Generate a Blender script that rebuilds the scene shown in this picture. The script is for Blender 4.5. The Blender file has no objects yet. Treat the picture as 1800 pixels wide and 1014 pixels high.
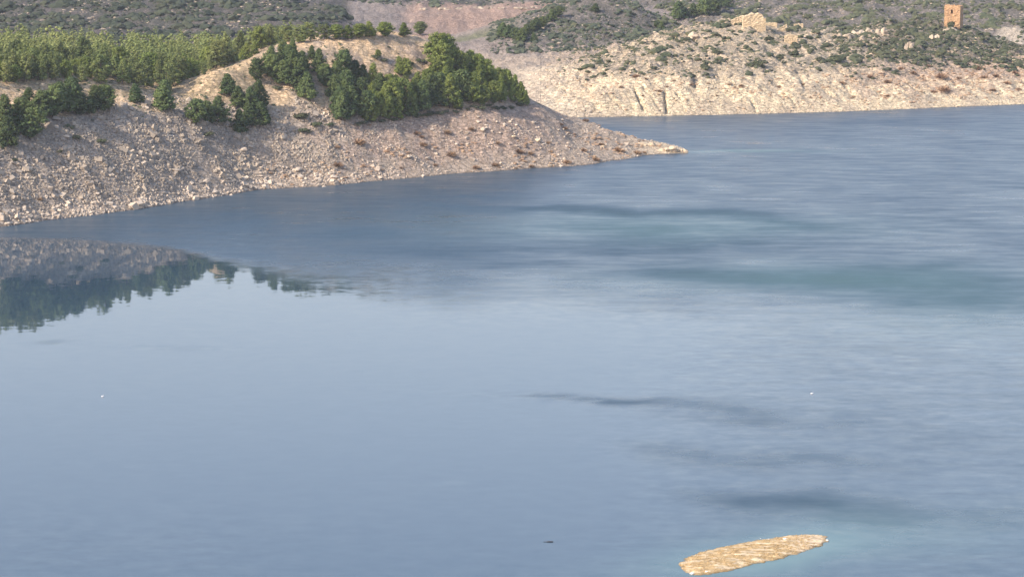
import bpy, math, random
import numpy as np
from mathutils import Vector, Matrix

R = math.radians
rng = np.random.default_rng(7)
random.seed(7)
scene = bpy.context.scene
col = scene.collection

# ------------------------------------------------------------------ camera, sky, sun, exposure
F, W0, H0, CAMH = 5000.0, 1800.0, 1014.0, 88.0
PITCH = math.atan2(757.0, F)
cam_d = bpy.data.cameras.new('camera')
cam_d.sensor_width = 36.0
cam_d.lens = 36.0 * F / W0
cam_d.clip_start = 1.0
cam_d.clip_end = 20000.0
cam = bpy.data.objects.new('camera', cam_d)
col.objects.link(cam)
cam.location = (0, 0, CAMH)
cam.rotation_euler = (R(90) - PITCH, 0, 0)
scene.camera = cam

SUN_EL, SUN_AZ = R(36), R(-119)      # azimuth from +Y towards +X: the sun stands to the left, a little behind the camera
sun_dir = Vector((math.sin(SUN_AZ) * math.cos(SUN_EL), math.cos(SUN_AZ) * math.cos(SUN_EL), math.sin(SUN_EL)))
world = bpy.data.worlds.new('World')
scene.world = world
world.use_nodes = True
wn = world.node_tree
for n in list(wn.nodes): wn.nodes.remove(n)
sky = wn.nodes.new('ShaderNodeTexSky'); sky.sky_type = 'NISHITA'; sky.sun_disc = False
sky.sun_elevation = SUN_EL; sky.sun_rotation = SUN_AZ
sky.air_density = 1.0; sky.dust_density = 2.4; sky.ozone_density = 2.5; sky.altitude = 300
bg = wn.nodes.new('ShaderNodeBackground'); bg.inputs['Strength'].default_value = 0.15
out = wn.nodes.new('ShaderNodeOutputWorld')
tint = wn.nodes.new('ShaderNodeMix'); tint.data_type = 'RGBA'; tint.blend_type = 'MULTIPLY'; tint.inputs['Factor'].default_value = 1
tcw = wn.nodes.new('ShaderNodeTexCoord'); sxy = wn.nodes.new('ShaderNodeSeparateXYZ'); wn.links.new(tcw.outputs['Generated'], sxy.inputs[0])
rmp = wn.nodes.new('ShaderNodeValToRGB'); wn.links.new(sxy.outputs['Z'], rmp.inputs[0])      # pale dusty air low down, clear blue above, the same all round
rmp.color_ramp.elements[0].position = 0.0; rmp.color_ramp.elements[0].color = (1.27, 0.94, 0.75, 1)
rmp.color_ramp.elements[1].position = 0.75; rmp.color_ramp.elements[1].color = (0.66, 0.74, 0.79, 1)
e = rmp.color_ramp.elements.new(0.26); e.color = (1.18, 0.92, 0.78, 1)
gain = wn.nodes.new('ShaderNodeVectorMath'); gain.operation = 'SCALE'; gain.inputs['Scale'].default_value = 1.22
wn.links.new(rmp.outputs[0], gain.inputs[0]); wn.links.new(gain.outputs[0], tint.inputs['B'])
wn.links.new(sky.outputs[0], tint.inputs['A']); wn.links.new(tint.outputs['Result'], bg.inputs[0]); wn.links.new(bg.outputs[0], out.inputs[0])
sun_l = bpy.data.lights.new('sun', 'SUN'); sun_l.energy = 2.6; sun_l.angle = R(0.53); sun_l.color = (1.0, 0.885, 0.73)
sun_o = bpy.data.objects.new('sun', sun_l); col.objects.link(sun_o)
sun_o.rotation_euler = sun_dir.to_track_quat('Z', 'Y').to_euler()
scene.view_settings.view_transform = 'Standard'
scene.view_settings.look = 'None'
scene.view_settings.gamma = 1.0
scene.view_settings.use_curve_mapping = False
scene.view_settings.exposure = 1.02
scene.render.engine = 'CYCLES'
scene.cycles.max_bounces = 6
scene.cycles.use_denoising = True

# ------------------------------------------------------------------ projection helpers
ct, st = math.cos(PITCH), math.sin(PITCH)
def ray(px, py):
    u = (px - 900.0) / F; v = (507.0 - py) / F
    return u, ct + v * st, -st + v * ct
def P(px, py, Y):
    dx, dy, dz = ray(px, py); t = Y / dy
    return (dx * t, Y, CAMH + dz * t)
def Wt(px, py):                      # point on the water
    dx, dy, dz = ray(px, py); t = -CAMH / dz
    return (dx * t, dy * t, 0.0)
def proj(X, Y, Z):
    Z = Z - CAMH
    cz = Y * ct - Z * st; cy = Y * st + Z * ct
    return 900 + F * X / cz, 507 - F * cy / cz

# ------------------------------------------------------------------ numpy noise
_perm = np.random.default_rng(3).permutation(4096)
_g = np.random.default_rng(4).uniform(0, 2 * np.pi, 4096)
def perlin(x, y, seed=0):
    xi = np.floor(x).astype(np.int64); yi = np.floor(y).astype(np.int64)
    xf = x - xi; yf = y - yi
    u = xf * xf * xf * (xf * (xf * 6 - 15) + 10); v = yf * yf * yf * (yf * (yf * 6 - 15) + 10)
    def gr(ix, iy, fx, fy):
        h = _perm[(_perm[(ix + seed * 131) & 4095] + iy) & 4095]
        a = _g[h]
        return np.cos(a) * fx + np.sin(a) * fy
    a = gr(xi, yi, xf, yf); b = gr(xi + 1, yi, xf - 1, yf)
    c = gr(xi, yi + 1, xf, yf - 1); d = gr(xi + 1, yi + 1, xf - 1, yf - 1)
    return (a + (b - a) * u) * (1 - v) + (c + (d - c) * u) * v * 1.0
def fbm(x, y, o=4, seed=0, gain=0.5):
    s = 0; a = 1.0; f = 1.0
    for k in range(o):
        s = s + a * perlin(x * f, y * f, seed + k * 7); a *= gain; f *= 2.03
    return s
def sstep(a, b, x):
    t = np.clip((x - a) / (b - a), 0, 1); return t * t * (3 - 2 * t)

# ------------------------------------------------------------------ terrain control points
ctl = []
def C(px, py, Y): ctl.append(P(px, py, Y))
def S(px, py):   # shore and the lake bed in front of it
    p = Wt(px, py); ctl.append(p)
    ctl.append((p[0] * (1 - 9 / p[1]) + 2, p[1] - 9, -4.5))
def Z(px, Y, z): ctl.append(((px - 900) / F * Y / ct, Y, z))
# headland, near shore
for q in [(-260, 432), (-120, 415), (0, 399), (90, 386), (200, 373), (320, 354), (450, 334), (560, 328), (660, 318), (800, 305), (930, 296), (1040, 290), (1110, 280), (1165, 271)]: S(*q)
ctl.append(Wt(1207, 266)); ctl.append(Wt(1215, 263))
Z(1250, 852, -4); Z(1235, 835, -5); Z(1235, 880, -5)
# slopes above the shore: a point seen at (px, py) on a slope of the given steepness from the waterline
SHX = [-260, -120, 0, 90, 200, 320, 450, 560, 660, 800, 930, 1040, 1110, 1165]
SHY = [432, 415, 399, 386, 373, 354, 334, 328, 318, 305, 296, 290, 280, 271]
def ys(px): return Wt(px, float(np.interp(px, SHX, SHY)))[1]
def U(px, py, s):
    dx, dy, dz = ray(px, py); k = -dz / dy
    C(px, py, (CAMH + s * ys(px)) / (k + s))
def O(px, py, off): C(px, py, ys(px) + off)
for q in [(-260, 300), (-120, 280), (0, 262), (90, 255), (150, 245), (230, 225), (330, 225), (400, 235), (470, 235), (560, 232), (640, 215), (700, 208), (770, 200)]: U(*q, 0.62)
for q in [(850, 192, 824), (945, 186, 846), (1010, 212, 868)]: C(*q)
for q in [(60, 330), (200, 300), (330, 290), (450, 285), (600, 270), (760, 250)]: U(*q, 0.6)
for q in [(900, 245, 818), (1020, 255, 840), (1110, 256, 852), (1160, 257, 856)]: C(*q)
for q in [(-120, 212), (0, 205), (100, 198), (220, 192), (320, 198), (400, 190), (470, 190)]: U(*q, 0.56)
for x in range(-260, 280, 60):       # sandy cut: foot and lip
    O(x, 170, 58); O(x, 145, 62)
O(300, 176, 56); O(345, 170, 50); O(385, 158, 46); O(430, 150, 44)
O(300, 162, 62); O(345, 148, 58); O(375, 132, 54); O(400, 116, 52); O(425, 126, 52); O(450, 112, 60); O(330, 150, 75)
# the wooded plateau
for x in range(-260, 420, 110):
    O(x, 126, 100); O(x, 106, 150); O(x, 92, 195)
    Z(x, ys(x) + 240, 22); Z(x, ys(x) + 290, 8)
O(205, 95, 165); O(370, 100, 130)
for q in [(480, 150), (500, 200), (560, 180), (540, 130), (470, 105), (520, 85), (590, 140)]: U(*q, 0.58)
O(460, 85, 105)
# ridge with the row of trees and the bare face under it
for q in [(570, 68), (620, 66), (680, 64), (740, 62), (650, 100), (700, 130), (640, 160), (750, 130), (760, 90), (700, 165), (760, 165)]: U(*q, 0.57)
O(560, 66, 84); O(500, 72, 100)
# crest going down to the tip
for q in [(790, 88, 850), (820, 112, 855), (860, 138, 862), (900, 160, 868), (925, 174, 872), (950, 184, 874), (985, 197, 876), (1010, 207, 876), (1050, 222, 873), (1100, 236, 868), (1150, 246, 862), (1200, 258, 856)]: C(*q)
for q in [(820, 150, 840), (860, 165, 845), (900, 180, 852)]: C(*q)
# behind the crest
for x, z in [(560, 24), (660, 24), (760, 22), (840, 14), (900, 8)]: Z(x, 895, z); Z(x, 940, 5)
for x in (960, 1010, 1060): Z(x, 900, -1.5)
Z(1100, 900, -4); Z(1150, 885, -4); Z(1000, 940, -3); Z(930, 940, -1)
# far shore of the castle hill
for q in [(1045, 206), (1120, 204.5), (1200, 203), (1300, 201), (1400, 198.5), (1500, 196), (1600, 192), (1700, 188), (1800, 184), (1950, 178), (2060, 174)]: S(*q)
C(1000, 196, 975); C(975, 180, 990)
for q in [(1060, 165, 984), (1140, 160, 988), (1220, 158, 992), (1300, 160, 996), (1400, 160, 1003), (1500, 160, 1012), (1600, 158, 1022), (1700, 152, 1035), (1800, 148, 1048), (1950, 140, 1060)]: C(*q)
for q in [(1010, 130, 1012), (1100, 124, 1008), (1200, 122, 1010), (1300, 120, 1016), (1400, 122, 1025), (1500, 120, 1036), (1600, 116, 1048), (1700, 118, 1062), (1800, 110, 1080), (1950, 100, 1090)]: C(*q)
for q in [(1150, 95, 1035), (1250, 85, 1050), (1330, 88, 1050), (1400, 92, 1055), (1500, 90, 1062), (1600, 82, 1085), (1680, 78, 1100), (1740, 96, 1090)]: C(*q)
for q in [(960, 135, 1022), (1020, 112, 1035), (1060, 100, 1050), (1110, 84, 1066), (1160, 66, 1080), (1200, 52, 1092), (1240, 42, 1102), (1290, 34, 1112), (1340, 44, 1114), (1400, 54, 1116), (1450, 62, 1116), (1500, 58, 1122), (1540, 42, 1140), (1600, 40, 1148), (1655, 42, 1152), (1700, 52, 1152), (1740, 72, 1152), (1800, 98, 1150), (1950, 120, 1150)]: C(*q)
for x, z in [(1100, 10), (1200, 11), (1300, 12), (1400, 10), (1500, 9), (1600, 9), (1700, 7), (1800, 2), (1950, 0)]: Z(x, 1190, z)
# pale valley flank left of the castle hill
for q in [(940, 165, 1000), (900, 140, 1030), (870, 118, 1060), (960, 118, 1065), (1040, 100, 1085), (880, 100, 1100), (820, 85, 1140), (900, 88, 1130), (1000, 92, 1125)]: C(*q)
# middle scrub hill
for q in [(900, 62, 1150), (960, 60, 1160), (1040, 82, 1130), (1100, 82, 1128), (1060, 40, 1170), (1140, 62, 1150), (880, 58, 1190), (905, 40, 1205), (930, 28, 1215), (965, 14, 1225), (1000, -2, 1235), (1050, -14, 1240), (1095, 0, 1235), (1130, 24, 1225), (1165, 50, 1215)]: C(*q)
Z(900, 1290, 6); Z(1000, 1300, 10); Z(1100, 1300, 8); Z(1160, 1280, 5)
# red bowl behind
for q in [(800, 62, 1250), (860, 60, 1260), (700, 60, 1260), (640, 45, 1300), (700, 30, 1330), (800, 30, 1330), (880, 22, 1340), (960, 10, 1360), (620, 12, 1350), (700, 12, 1360), (800, 14, 1368), (880, 10, 1372), (1120, 10, 1380), (1170, 12, 1370)]: C(*q)
# dark scrub hill on the left
for x in (-260, -100, 50, 200, 350, 480): C(x, 66, 1100); C(x, 30, 1150); C(x, -5, 1200); C(x, -40, 1250)
for q in [(560, 55, 1120), (600, 52, 1130), (540, 20, 1170), (570, 6, 1180), (598, 16, 1172), (612, 34, 1160)]: C(*q)
Z(640, 1130, 8); Z(640, 1180, 8); Z(650, 1230, 9); Z(600, 1250, 14)
for x in (0, 300, 600, 750): Z(x, 1040, 5)
# slopes behind the castle hill
for q in [(1200, 36, 1300), (1300, 36, 1290), (1400, 44, 1280), (1500, 40, 1280), (1600, 44, 1280), (1700, 50, 1280), (1760, 78, 1240), (1800, 84, 1240), (1950, 90, 1240), (1770, 48, 1262), (1820, 44, 1270)]: C(*q)
for x in (1200, 1350, 1500, 1650, 1800, 1950): C(x, 12, 1340); C(x, -30, 1420)
for x in range(-300, 2200, 200):
    Z(x, 1500, 36); Z(x, 1700, 58); Z(x, 2000, 84); Z(x, 2400, 100)
ctl = np.array(ctl)
SC = 100.0
def tps_fit(p):
    n = len(p); x = p[:, :2] / SC
    d = np.sqrt(((x[:, None] - x[None]) ** 2).sum(-1)) + 1e-9
    K = d * d * np.log(d) + 0 * d
    # mix of a biharmonic and a linear kernel keeps overshoot small
    K = -d
    A = np.zeros((n + 3, n + 3)); A[:n, :n] = K + np.eye(n) * -0.004
    Pm = np.c_[np.ones(n), x]; A[:n, n:] = Pm; A[n:, :n] = Pm.T
    b = np.zeros(n + 3); b[:n] = p[:, 2]
    return np.linalg.solve(A, b)
wgt = tps_fit(ctl)
def base_h(X, Y):
    sh = X.shape; X = np.ravel(X); Y = np.ravel(Y); o = np.empty(X.size)
    cx, cy = ctl[:, 0] / SC, ctl[:, 1] / SC
    for i in range(0, X.size, 20000):
        x = X[i:i + 20000, None] / SC; y = Y[i:i + 20000, None] / SC
        d = np.sqrt((x - cx) ** 2 + (y - cy) ** 2 + 0.0009)
        o[i:i + 20000] = -(d @ wgt[:-3]) + wgt[-3] + wgt[-2] * x[:, 0] + wgt[-1] * y[:, 0]
    return o.reshape(sh)
# cached base grid for fast lookups
GX = np.arange(-420, 421, 2.0); GY = np.arange(640, 2500, 2.0)
GB = base_h(*np.meshgrid(GX, GY))
def _cv(x0, y0, x1, y1, Yt, dp):
    a = Wt(x0, y0); b = P(x1, y1, Yt); return (a[0], a[1]), (b[0], b[1]), dp
CREV = [_cv(1131, 203, 1116, 160, 990, 2.6), _cv(1172, 203, 1168, 168, 990, 2.4), _cv(1200, 200, 1190, 165, 990, 1.6), _cv(1090, 203, 1070, 170, 984, 1.0), _cv(1047, 204, 1040, 190, 976, 1.0),
        _cv(1262, 190, 1256, 128, 1006, 1.8), _cv(1215, 190, 1222, 150, 996, 1.4), _cv(1290, 190, 1283, 130, 1006, 1.6), _cv(1330, 200, 1318, 160, 994, 0.9), _cv(1400, 197, 1390, 165, 998, 0.8)]
def base_fast(X, Y):
    fx = np.clip((X - GX[0]) / 2.0, 0, len(GX) - 1.001); fy = np.clip((Y - GY[0]) / 2.0, 0, len(GY) - 1.001)
    ix = fx.astype(int); iy = fy.astype(int); fx = fx - ix; fy = fy - iy
    return (GB[iy, ix] * (1 - fx) + GB[iy, ix + 1] * fx) * (1 - fy) + (GB[iy + 1, ix] * (1 - fx) + GB[iy + 1, ix + 1] * fx) * fy
def height(X, Y):
    X = np.asarray(X, float); Y = np.asarray(Y, float)
    b = base_fast(X, Y)
    up = sstep(0.2, 5.0, b)
    far = sstep(940, 1000, Y)
    n = fbm(X / 16, Y / 16, 3, 1) * 1.3 * up
    n += fbm(X / 3.4, Y / 3.4, 4, 11, 0.55) * (0.22 + 0.35 * up + 0.3 * up * far)
    # gullies running down the headland
    n += -np.abs(perlin(X / 7 + Y / 30, Y / 26, 31)) * 0.5 * up * (1 - far)
    n += (-np.abs(perlin(X / 14, Y / 60, 35)) * 2.4 + 0.6) * sstep(1215, 1260, Y) + (np.abs(((b + n) / 3.0) % 1.0 - 0.5)) * 1.0 * sstep(1230, 1270, Y)
    # tilted rock beds and joints of the castle hill
    ch = far * (1 - sstep(1150, 1200, Y)) * sstep(-5, 20, X)
    bed = (b * 0.9 + X * 0.10 + fbm(X / 12, Y / 12, 2, 40) * 1.5)
    n += (np.abs((bed / 2.6) % 1.0 - 0.5) * 2) ** 3 * 0.6 * ch * sstep(0.3, 2, b) * sstep(-0.3, 0.3, perlin(X / 20, Y / 20, 61))
    j = 1 - np.abs(perlin(X / 13 + 0.04 * Y, Y / 40, 50)) * 16
    n -= np.clip(j, 0, 1) * 1.3 * ch * sstep(-0.05, 0.15, perlin(X / 15, Y / 15, 63)) * sstep(0.8, 3, b)
    n += np.maximum(fbm(X / 6, Y / 6, 3, 60), 0) ** 1.5 * 3.0 * ch * sstep(9, 14, b)
    for (xa, ya), (xb, yb), dp in CREV:
        ex, ey = xb - xa, yb - ya; l2 = ex * ex + ey * ey
        t = np.clip(((X - xa) * ex + (Y - ya) * ey) / l2, 0, 1)
        d = np.hypot(X - xa - t * ex, Y - ya - t * ey)
        n = n - dp * np.exp(-(d / 0.42) ** 2)
    return b + n
def hit(px, py, y0=655.0, y1=1900.0):
    dx, dy, dz = ray(px, py)
    Y = np.arange(y0, y1, 0.5); t = Y / dy
    X = dx * t; Zr = CAMH + dz * t
    h = height(X, Y)
    k = np.argmax(h > Zr)
    if h[k] <= Zr[k]: return None
    return float(X[k]), float(Y[k]), float(h[k])

# ------------------------------------------------------------------ mesh helpers
def link(ob, parent=None):
    col.objects.link(ob)
    if parent: ob.parent = parent
    return ob
def mesh_np(name, V, Fq, mat=None, smooth=False):
    me = bpy.data.meshes.new(name)
    V = np.asarray(V, np.float32); Fq = np.asarray(Fq, np.int32); k = Fq.shape[1]
    me.vertices.add(len(V)); me.vertices.foreach_set('co', V.ravel())
    me.loops.add(Fq.size); me.loops.foreach_set('vertex_index', Fq.ravel())
    me.polygons.add(len(Fq)); me.polygons.foreach_set('loop_start', np.arange(0, Fq.size, k, dtype=np.int32))
    me.polygons.foreach_set('loop_total', np.full(len(Fq), k, np.int32))
    me.polygons.foreach_set('use_smooth', np.full(len(Fq), smooth))
    me.update(calc_edges=True)
    if mat: me.materials.append(mat)
    return me
def set_col(me, name, c):
    a = me.color_attributes.new(name, 'FLOAT_COLOR', 'POINT')
    d = np.ones((len(me.vertices), 4), np.float32); d[:, :c.shape[1]] = c
    a.data.foreach_set('color', d.ravel())
def tag(o, label=None, cat=None, group=None, kind=None):
    if label: o['label'] = label
    if cat: o['category'] = cat
    if group: o['group'] = group
    if kind: o['kind'] = kind
    return o

# ------------------------------------------------------------------ materials
def new_mat(name):
    m = bpy.data.materials.new(name); m.use_nodes = True
    nt = m.node_tree
    return m, nt, nt.nodes['Principled BSDF']
def N(nt, t, **kw):
    n = nt.nodes.new(t)
    for k, v in kw.items(): setattr(n, k, v)
    return n
def ground_mat(name, spotscale=0.9, relief=0.6):
    m, nt, b = new_mat(name); L = nt.links.new
    b.inputs['Roughness'].default_value = 0.95; b.inputs['Specular IOR Level'].default_value = 0.15
    at = N(nt, 'ShaderNodeVertexColor', layer_name='Col')
    geo = N(nt, 'ShaderNodeNewGeometry')
    n1 = N(nt, 'ShaderNodeTexNoise'); n1.inputs['Scale'].default_value = spotscale; n1.inputs['Detail'].default_value = 5; n1.inputs['Roughness'].default_value = 0.75
    L(geo.outputs['Position'], n1.inputs['Vector'])
    v = N(nt, 'ShaderNodeTexVoronoi'); v.inputs['Scale'].default_value = 1.6
    L(geo.outputs['Position'], v.inputs['Vector'])
    mr = N(nt, 'ShaderNodeMapRange'); mr.inputs['From Min'].default_value = 0.3; mr.inputs['From Max'].default_value = 0.7; mr.inputs['To Min'].default_value = 0.62; mr.inputs['To Max'].default_value = 1.32
    L(n1.outputs['Fac'], mr.inputs['Value'])
    mx = N(nt, 'ShaderNodeMix', data_type='RGBA', blend_type='MULTIPLY'); mx.inputs['Factor'].default_value = 1
    L(at.outputs['Color'], mx.inputs['A']); L(mr.outputs['Result'], mx.inputs['B'])
    sep = N(nt, 'ShaderNodeSeparateColor'); L(v.outputs['Color'], sep.inputs['Color'])
    mr2 = N(nt, 'ShaderNodeMapRange'); mr2.inputs['To Min'].default_value = 0.82; mr2.inputs['To Max'].default_value = 1.18
    L(sep.outputs['Red'], mr2.inputs['Value'])
    mx2 = N(nt, 'ShaderNodeMix', data_type='RGBA', blend_type='MULTIPLY'); mx2.inputs['Factor'].default_value = 1
    L(mx.outputs['Result'], mx2.inputs['A']); L(mr2.outputs['Result'], mx2.inputs['B'])
    L(mx2.outputs['Result'], b.inputs['Base Color'])
    ad = N(nt, 'ShaderNodeMath', operation='ADD'); L(n1.outputs['Fac'], ad.inputs[0]); L(sep.outputs['Green'], ad.inputs[1])
    v2 = N(nt, 'ShaderNodeTexVoronoi'); v2.inputs['Scale'].default_value = 0.55; v2.feature = 'DISTANCE_TO_EDGE'
    mp = N(nt, 'ShaderNodeMapping'); mp.inputs['Scale'].default_value = (0.7, 1, 1.8); mp.inputs['Rotation'].default_value = (0.2, 0.3, 0.5); L(geo.outputs['Position'], mp.inputs['Vector'])
    wv = N(nt, 'ShaderNodeVectorMath', operation='ADD'); L(mp.outputs[0], wv.inputs[0]); L(n1.outputs['Color'], wv.inputs[1]); L(wv.outputs[0], v2.inputs['Vector'])
    ck = N(nt, 'ShaderNodeMapRange'); ck.inputs['From Max'].default_value = 0.10; L(v2.outputs['Distance'], ck.inputs['Value'])
    ad2 = N(nt, 'ShaderNodeMath', operation='ADD'); L(ad.outputs[0], ad2.inputs[0]); L(ck.outputs['Result'], ad2.inputs[1])
    bp = N(nt, 'ShaderNodeBump'); bp.inputs['Strength'].default_value = 0.8; bp.inputs['Distance'].default_value = relief
    L(ad2.outputs[0], bp.inputs['Height']); L(bp.outputs['Normal'], b.inputs['Normal'])
    return m
def var_mat(name, c1, c2, scale=0.5, rough=0.9, rnd=0.3, transl=None):
    """colour varying by position noise and per object"""
    m, nt, b = new_mat(name); L = nt.links.new
    b.inputs['Roughness'].default_value = rough; b.inputs['Specular IOR Level'].default_value = 0.2
    geo = N(nt, 'ShaderNodeNewGeometry'); oi = N(nt, 'ShaderNodeObjectInfo')
    n1 = N(nt, 'ShaderNodeTexNoise'); n1.inputs['Scale'].default_value = scale; n1.inputs['Detail'].default_value = 4
    L(geo.outputs['Position'], n1.inputs['Vector'])
    mr = N(nt, 'ShaderNodeMapRange'); mr.inputs['From Min'].default_value = 0.33; mr.inputs['From Max'].default_value = 0.67
    L(n1.outputs['Fac'], mr.inputs['Value'])
    mx = N(nt, 'ShaderNodeMix', data_type='RGBA'); mx.inputs['A'].default_value = (*c1, 1); mx.inputs['B'].default_value = (*c2, 1)
    L(mr.outputs['Result'], mx.inputs['Factor'])
    ml = N(nt, 'ShaderNodeMapRange'); ml.inputs['To Min'].default_value = 1 - rnd; ml.inputs['To Max'].default_value = 1 + rnd
    hf = N(nt, 'ShaderNodeMix', data_type='FLOAT'); hf.inputs['Factor'].default_value = 0.4; L(oi.outputs['Random'], hf.inputs['A']); L(geo.outputs['Random Per Island'], hf.inputs['B'])
    L(hf.outputs[0], ml.inputs['Value'])
    m2 = N(nt, 'ShaderNodeMix', data_type='RGBA', blend_type='MULTIPLY'); m2.inputs['Factor'].default_value = 1
    L(mx.outputs['Result'], m2.inputs['A']); L(ml.outputs['Result'], m2.inputs['B'])
    L(m2.outputs['Result'], b.inputs['Base Color'])
    if transl:
        tr = N(nt, 'ShaderNodeBsdfTranslucent'); L(m2.outputs['Result'], tr.inputs['Color'])
        ms = N(nt, 'ShaderNodeMixShader'); ms.inputs[0].default_value = transl
        L(b.outputs[0], ms.inputs[1]); L(tr.outputs[0], ms.inputs[2])
        L(ms.outputs[0], nt.nodes['Material Output'].inputs['Surface'])
    return m
M = {}
M['ground'] = ground_mat('ground')
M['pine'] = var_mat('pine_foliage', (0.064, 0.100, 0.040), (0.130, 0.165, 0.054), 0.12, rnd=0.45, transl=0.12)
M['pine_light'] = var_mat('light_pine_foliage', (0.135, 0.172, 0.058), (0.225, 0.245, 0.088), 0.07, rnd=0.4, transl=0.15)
M['pine_mid'] = var_mat('sunlit_pine_foliage', (0.125, 0.172, 0.042), (0.215, 0.250, 0.062), 0.12, rnd=0.4, transl=0.14)  # lighter copy of the pine foliage, sunlit yellow-green put into its colour
M['bark'] = var_mat('bark', (0.09, 0.07, 0.055), (0.16, 0.13, 0.10), 2)
M['shrub'] = var_mat('shrub_foliage', (0.062, 0.078, 0.040), (0.120, 0.124, 0.066), 0.15, rnd=0.5)
M['dry'] = var_mat('dry_twigs', (0.27, 0.17, 0.11), (0.42, 0.29, 0.18), 0.5, rnd=0.3)
M['rock_grey'] = var_mat('grey_rock', (0.33, 0.275, 0.22), (0.53, 0.435, 0.33), 0.12, rnd=0.3)
M['rock_pale'] = var_mat('pale_rock', (0.42, 0.345, 0.27), (0.58, 0.475, 0.365), 0.2, rnd=0.25)
M['rock_crag'] = var_mat('weathered_rock', (0.34, 0.275, 0.205), (0.56, 0.46, 0.34), 0.5, rnd=0.3)
M['rock_warm'] = var_mat('warm_rock', (0.46, 0.36, 0.25), (0.60, 0.48, 0.33), 0.3, rnd=0.2)

# ------------------------------------------------------------------ painting the ground's own colours
def rgb(*c): return np.array(c, float)
GREY = rgb(0.40, 0.325, 0.255); BEIGE = rgb(0.47, 0.375, 0.285); SAND = rgb(0.68, 0.49, 0.30); PINK = rgb(0.47, 0.335, 0.25)
CREAM = rgb(0.74, 0.595, 0.395); RED = rgb(0.44, 0.28, 0.20); SCRUB = rgb(0.095, 0.095, 0.075); SOIL = rgb(0.34, 0.26, 0.20); GREENG = rgb(0.17, 0.18, 0.09)
def lerp(a, b, t): return a * (1 - t[:, None]) + b * t[:, None]
def pale_flank(V):
    X, Y, Zz = V.T; n = fbm(X / 11, Y / 11, 4, 77)
    return lerp(np.tile(rgb(0.56, 0.45, 0.33), (len(V), 1)), np.tile(rgb(0.68, 0.56, 0.40), (len(V), 1)), sstep(-0.4, 0.4, n))
def paint_head(V):
    X, Y, Zz = V.T; px, py = proj(X, Y, Zz)
    n = fbm(X / 9, Y / 9, 4, 70); n2 = fbm(X / 2.5, Y / 2.5, 3, 80)
    c = np.tile(GREY, (len(V), 1))
    c = lerp(c, np.tile(PINK, (len(V), 1)), sstep(480, 760, px + n * 250) * 0.75)
    c = lerp(c, np.tile(BEIGE, (len(V), 1)), sstep(5.5, 1.0, Zz + n * 3) * 0.9)
    c = lerp(c, np.tile(BEIGE, (len(V), 1)), sstep(900, 1050, px + n * 100) * 0.8)
    c = lerp(c, np.tile(CREAM, (len(V), 1)), sstep(1080, 1180, px) * 0.6)
    offs = Y - np.interp(X, [ (p - 900) / F * ys(p) / ct for p in SHX], [ys(p) for p in SHX])
    cut = sstep(42, 50, offs + n * 6) * sstep(500, 420, px)
    c = lerp(c, np.tile(SAND, (len(V), 1)), cut)
    c = lerp(c, np.tile(rgb(0.16, 0.15, 0.08), (len(V), 1)), sstep(745, 752, Y) * cut * sstep(-0.1, 0.25, n2 + 0.2) * 0.5)
    c = lerp(c, np.tile(rgb(0.78, 0.56, 0.35), (len(V), 1)), sstep(51, 54, offs) * sstep(66, 62, offs) * sstep(330, 290, px))  # sand of the cut painted lighter, standing in for sun on its face
    bare = sstep(14, 19, Zz) * sstep(440, 500, px)
    c = lerp(c, np.tile(SAND, (len(V), 1)), bare * sstep(-0.5, 0.2, n))
    c = lerp(c, np.tile(SOIL * 0.8, (len(V), 1)), sstep(0.15, 0.45, n2) * sstep(13, 16, Zz) * 0.35)
    c = lerp(c, c * 0.55, sstep(0.35, 0.05, Zz))      # wet stones at the waterline
    return c
def paint_castle(V):
    X, Y, Zz = V.T; px, py = proj(X, Y, Zz)
    n = fbm(X / 10, Y / 10, 4, 90); n2 = fbm(X / 2.2, Y / 2.2, 3, 95)
    c = np.tile(CREAM, (len(V), 1))
    c = lerp(c, np.tile(rgb(0.53, 0.42, 0.295), (len(V), 1)), sstep(9.5, 12.5, Zz + n * 3) * 0.8)
    c = lerp(c, np.tile(rgb(0.50, 0.40, 0.29), (len(V), 1)), sstep(-0.1, 0.3, n) * 0.7)
    c = lerp(c, np.tile(rgb(0.44, 0.31, 0.23), (len(V), 1)), sstep(1420, 1620, px) * sstep(3.5, 8, Zz + n * 4) * 0.7)
    c = lerp(c, np.tile(SCRUB * 1.7, (len(V), 1)), sstep(10.5, 13.5, Zz + n * 5) * sstep(-0.35, 0.25, n2 + np.where(px > 1450, 0.08, -0.1)) * 0.65)
    c = lerp(c, np.tile(SCRUB * 1.3, (len(V), 1)), sstep(12, 15, Zz + n * 4) * sstep(1500, 1620, px) * 0.6)
    c = lerp(c, pale_flank(V), sstep(1075, 965, px) * sstep(1075, 1030, Y))
    return lerp(c, c * 0.7, sstep(0.3, 0.05, Zz))
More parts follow.
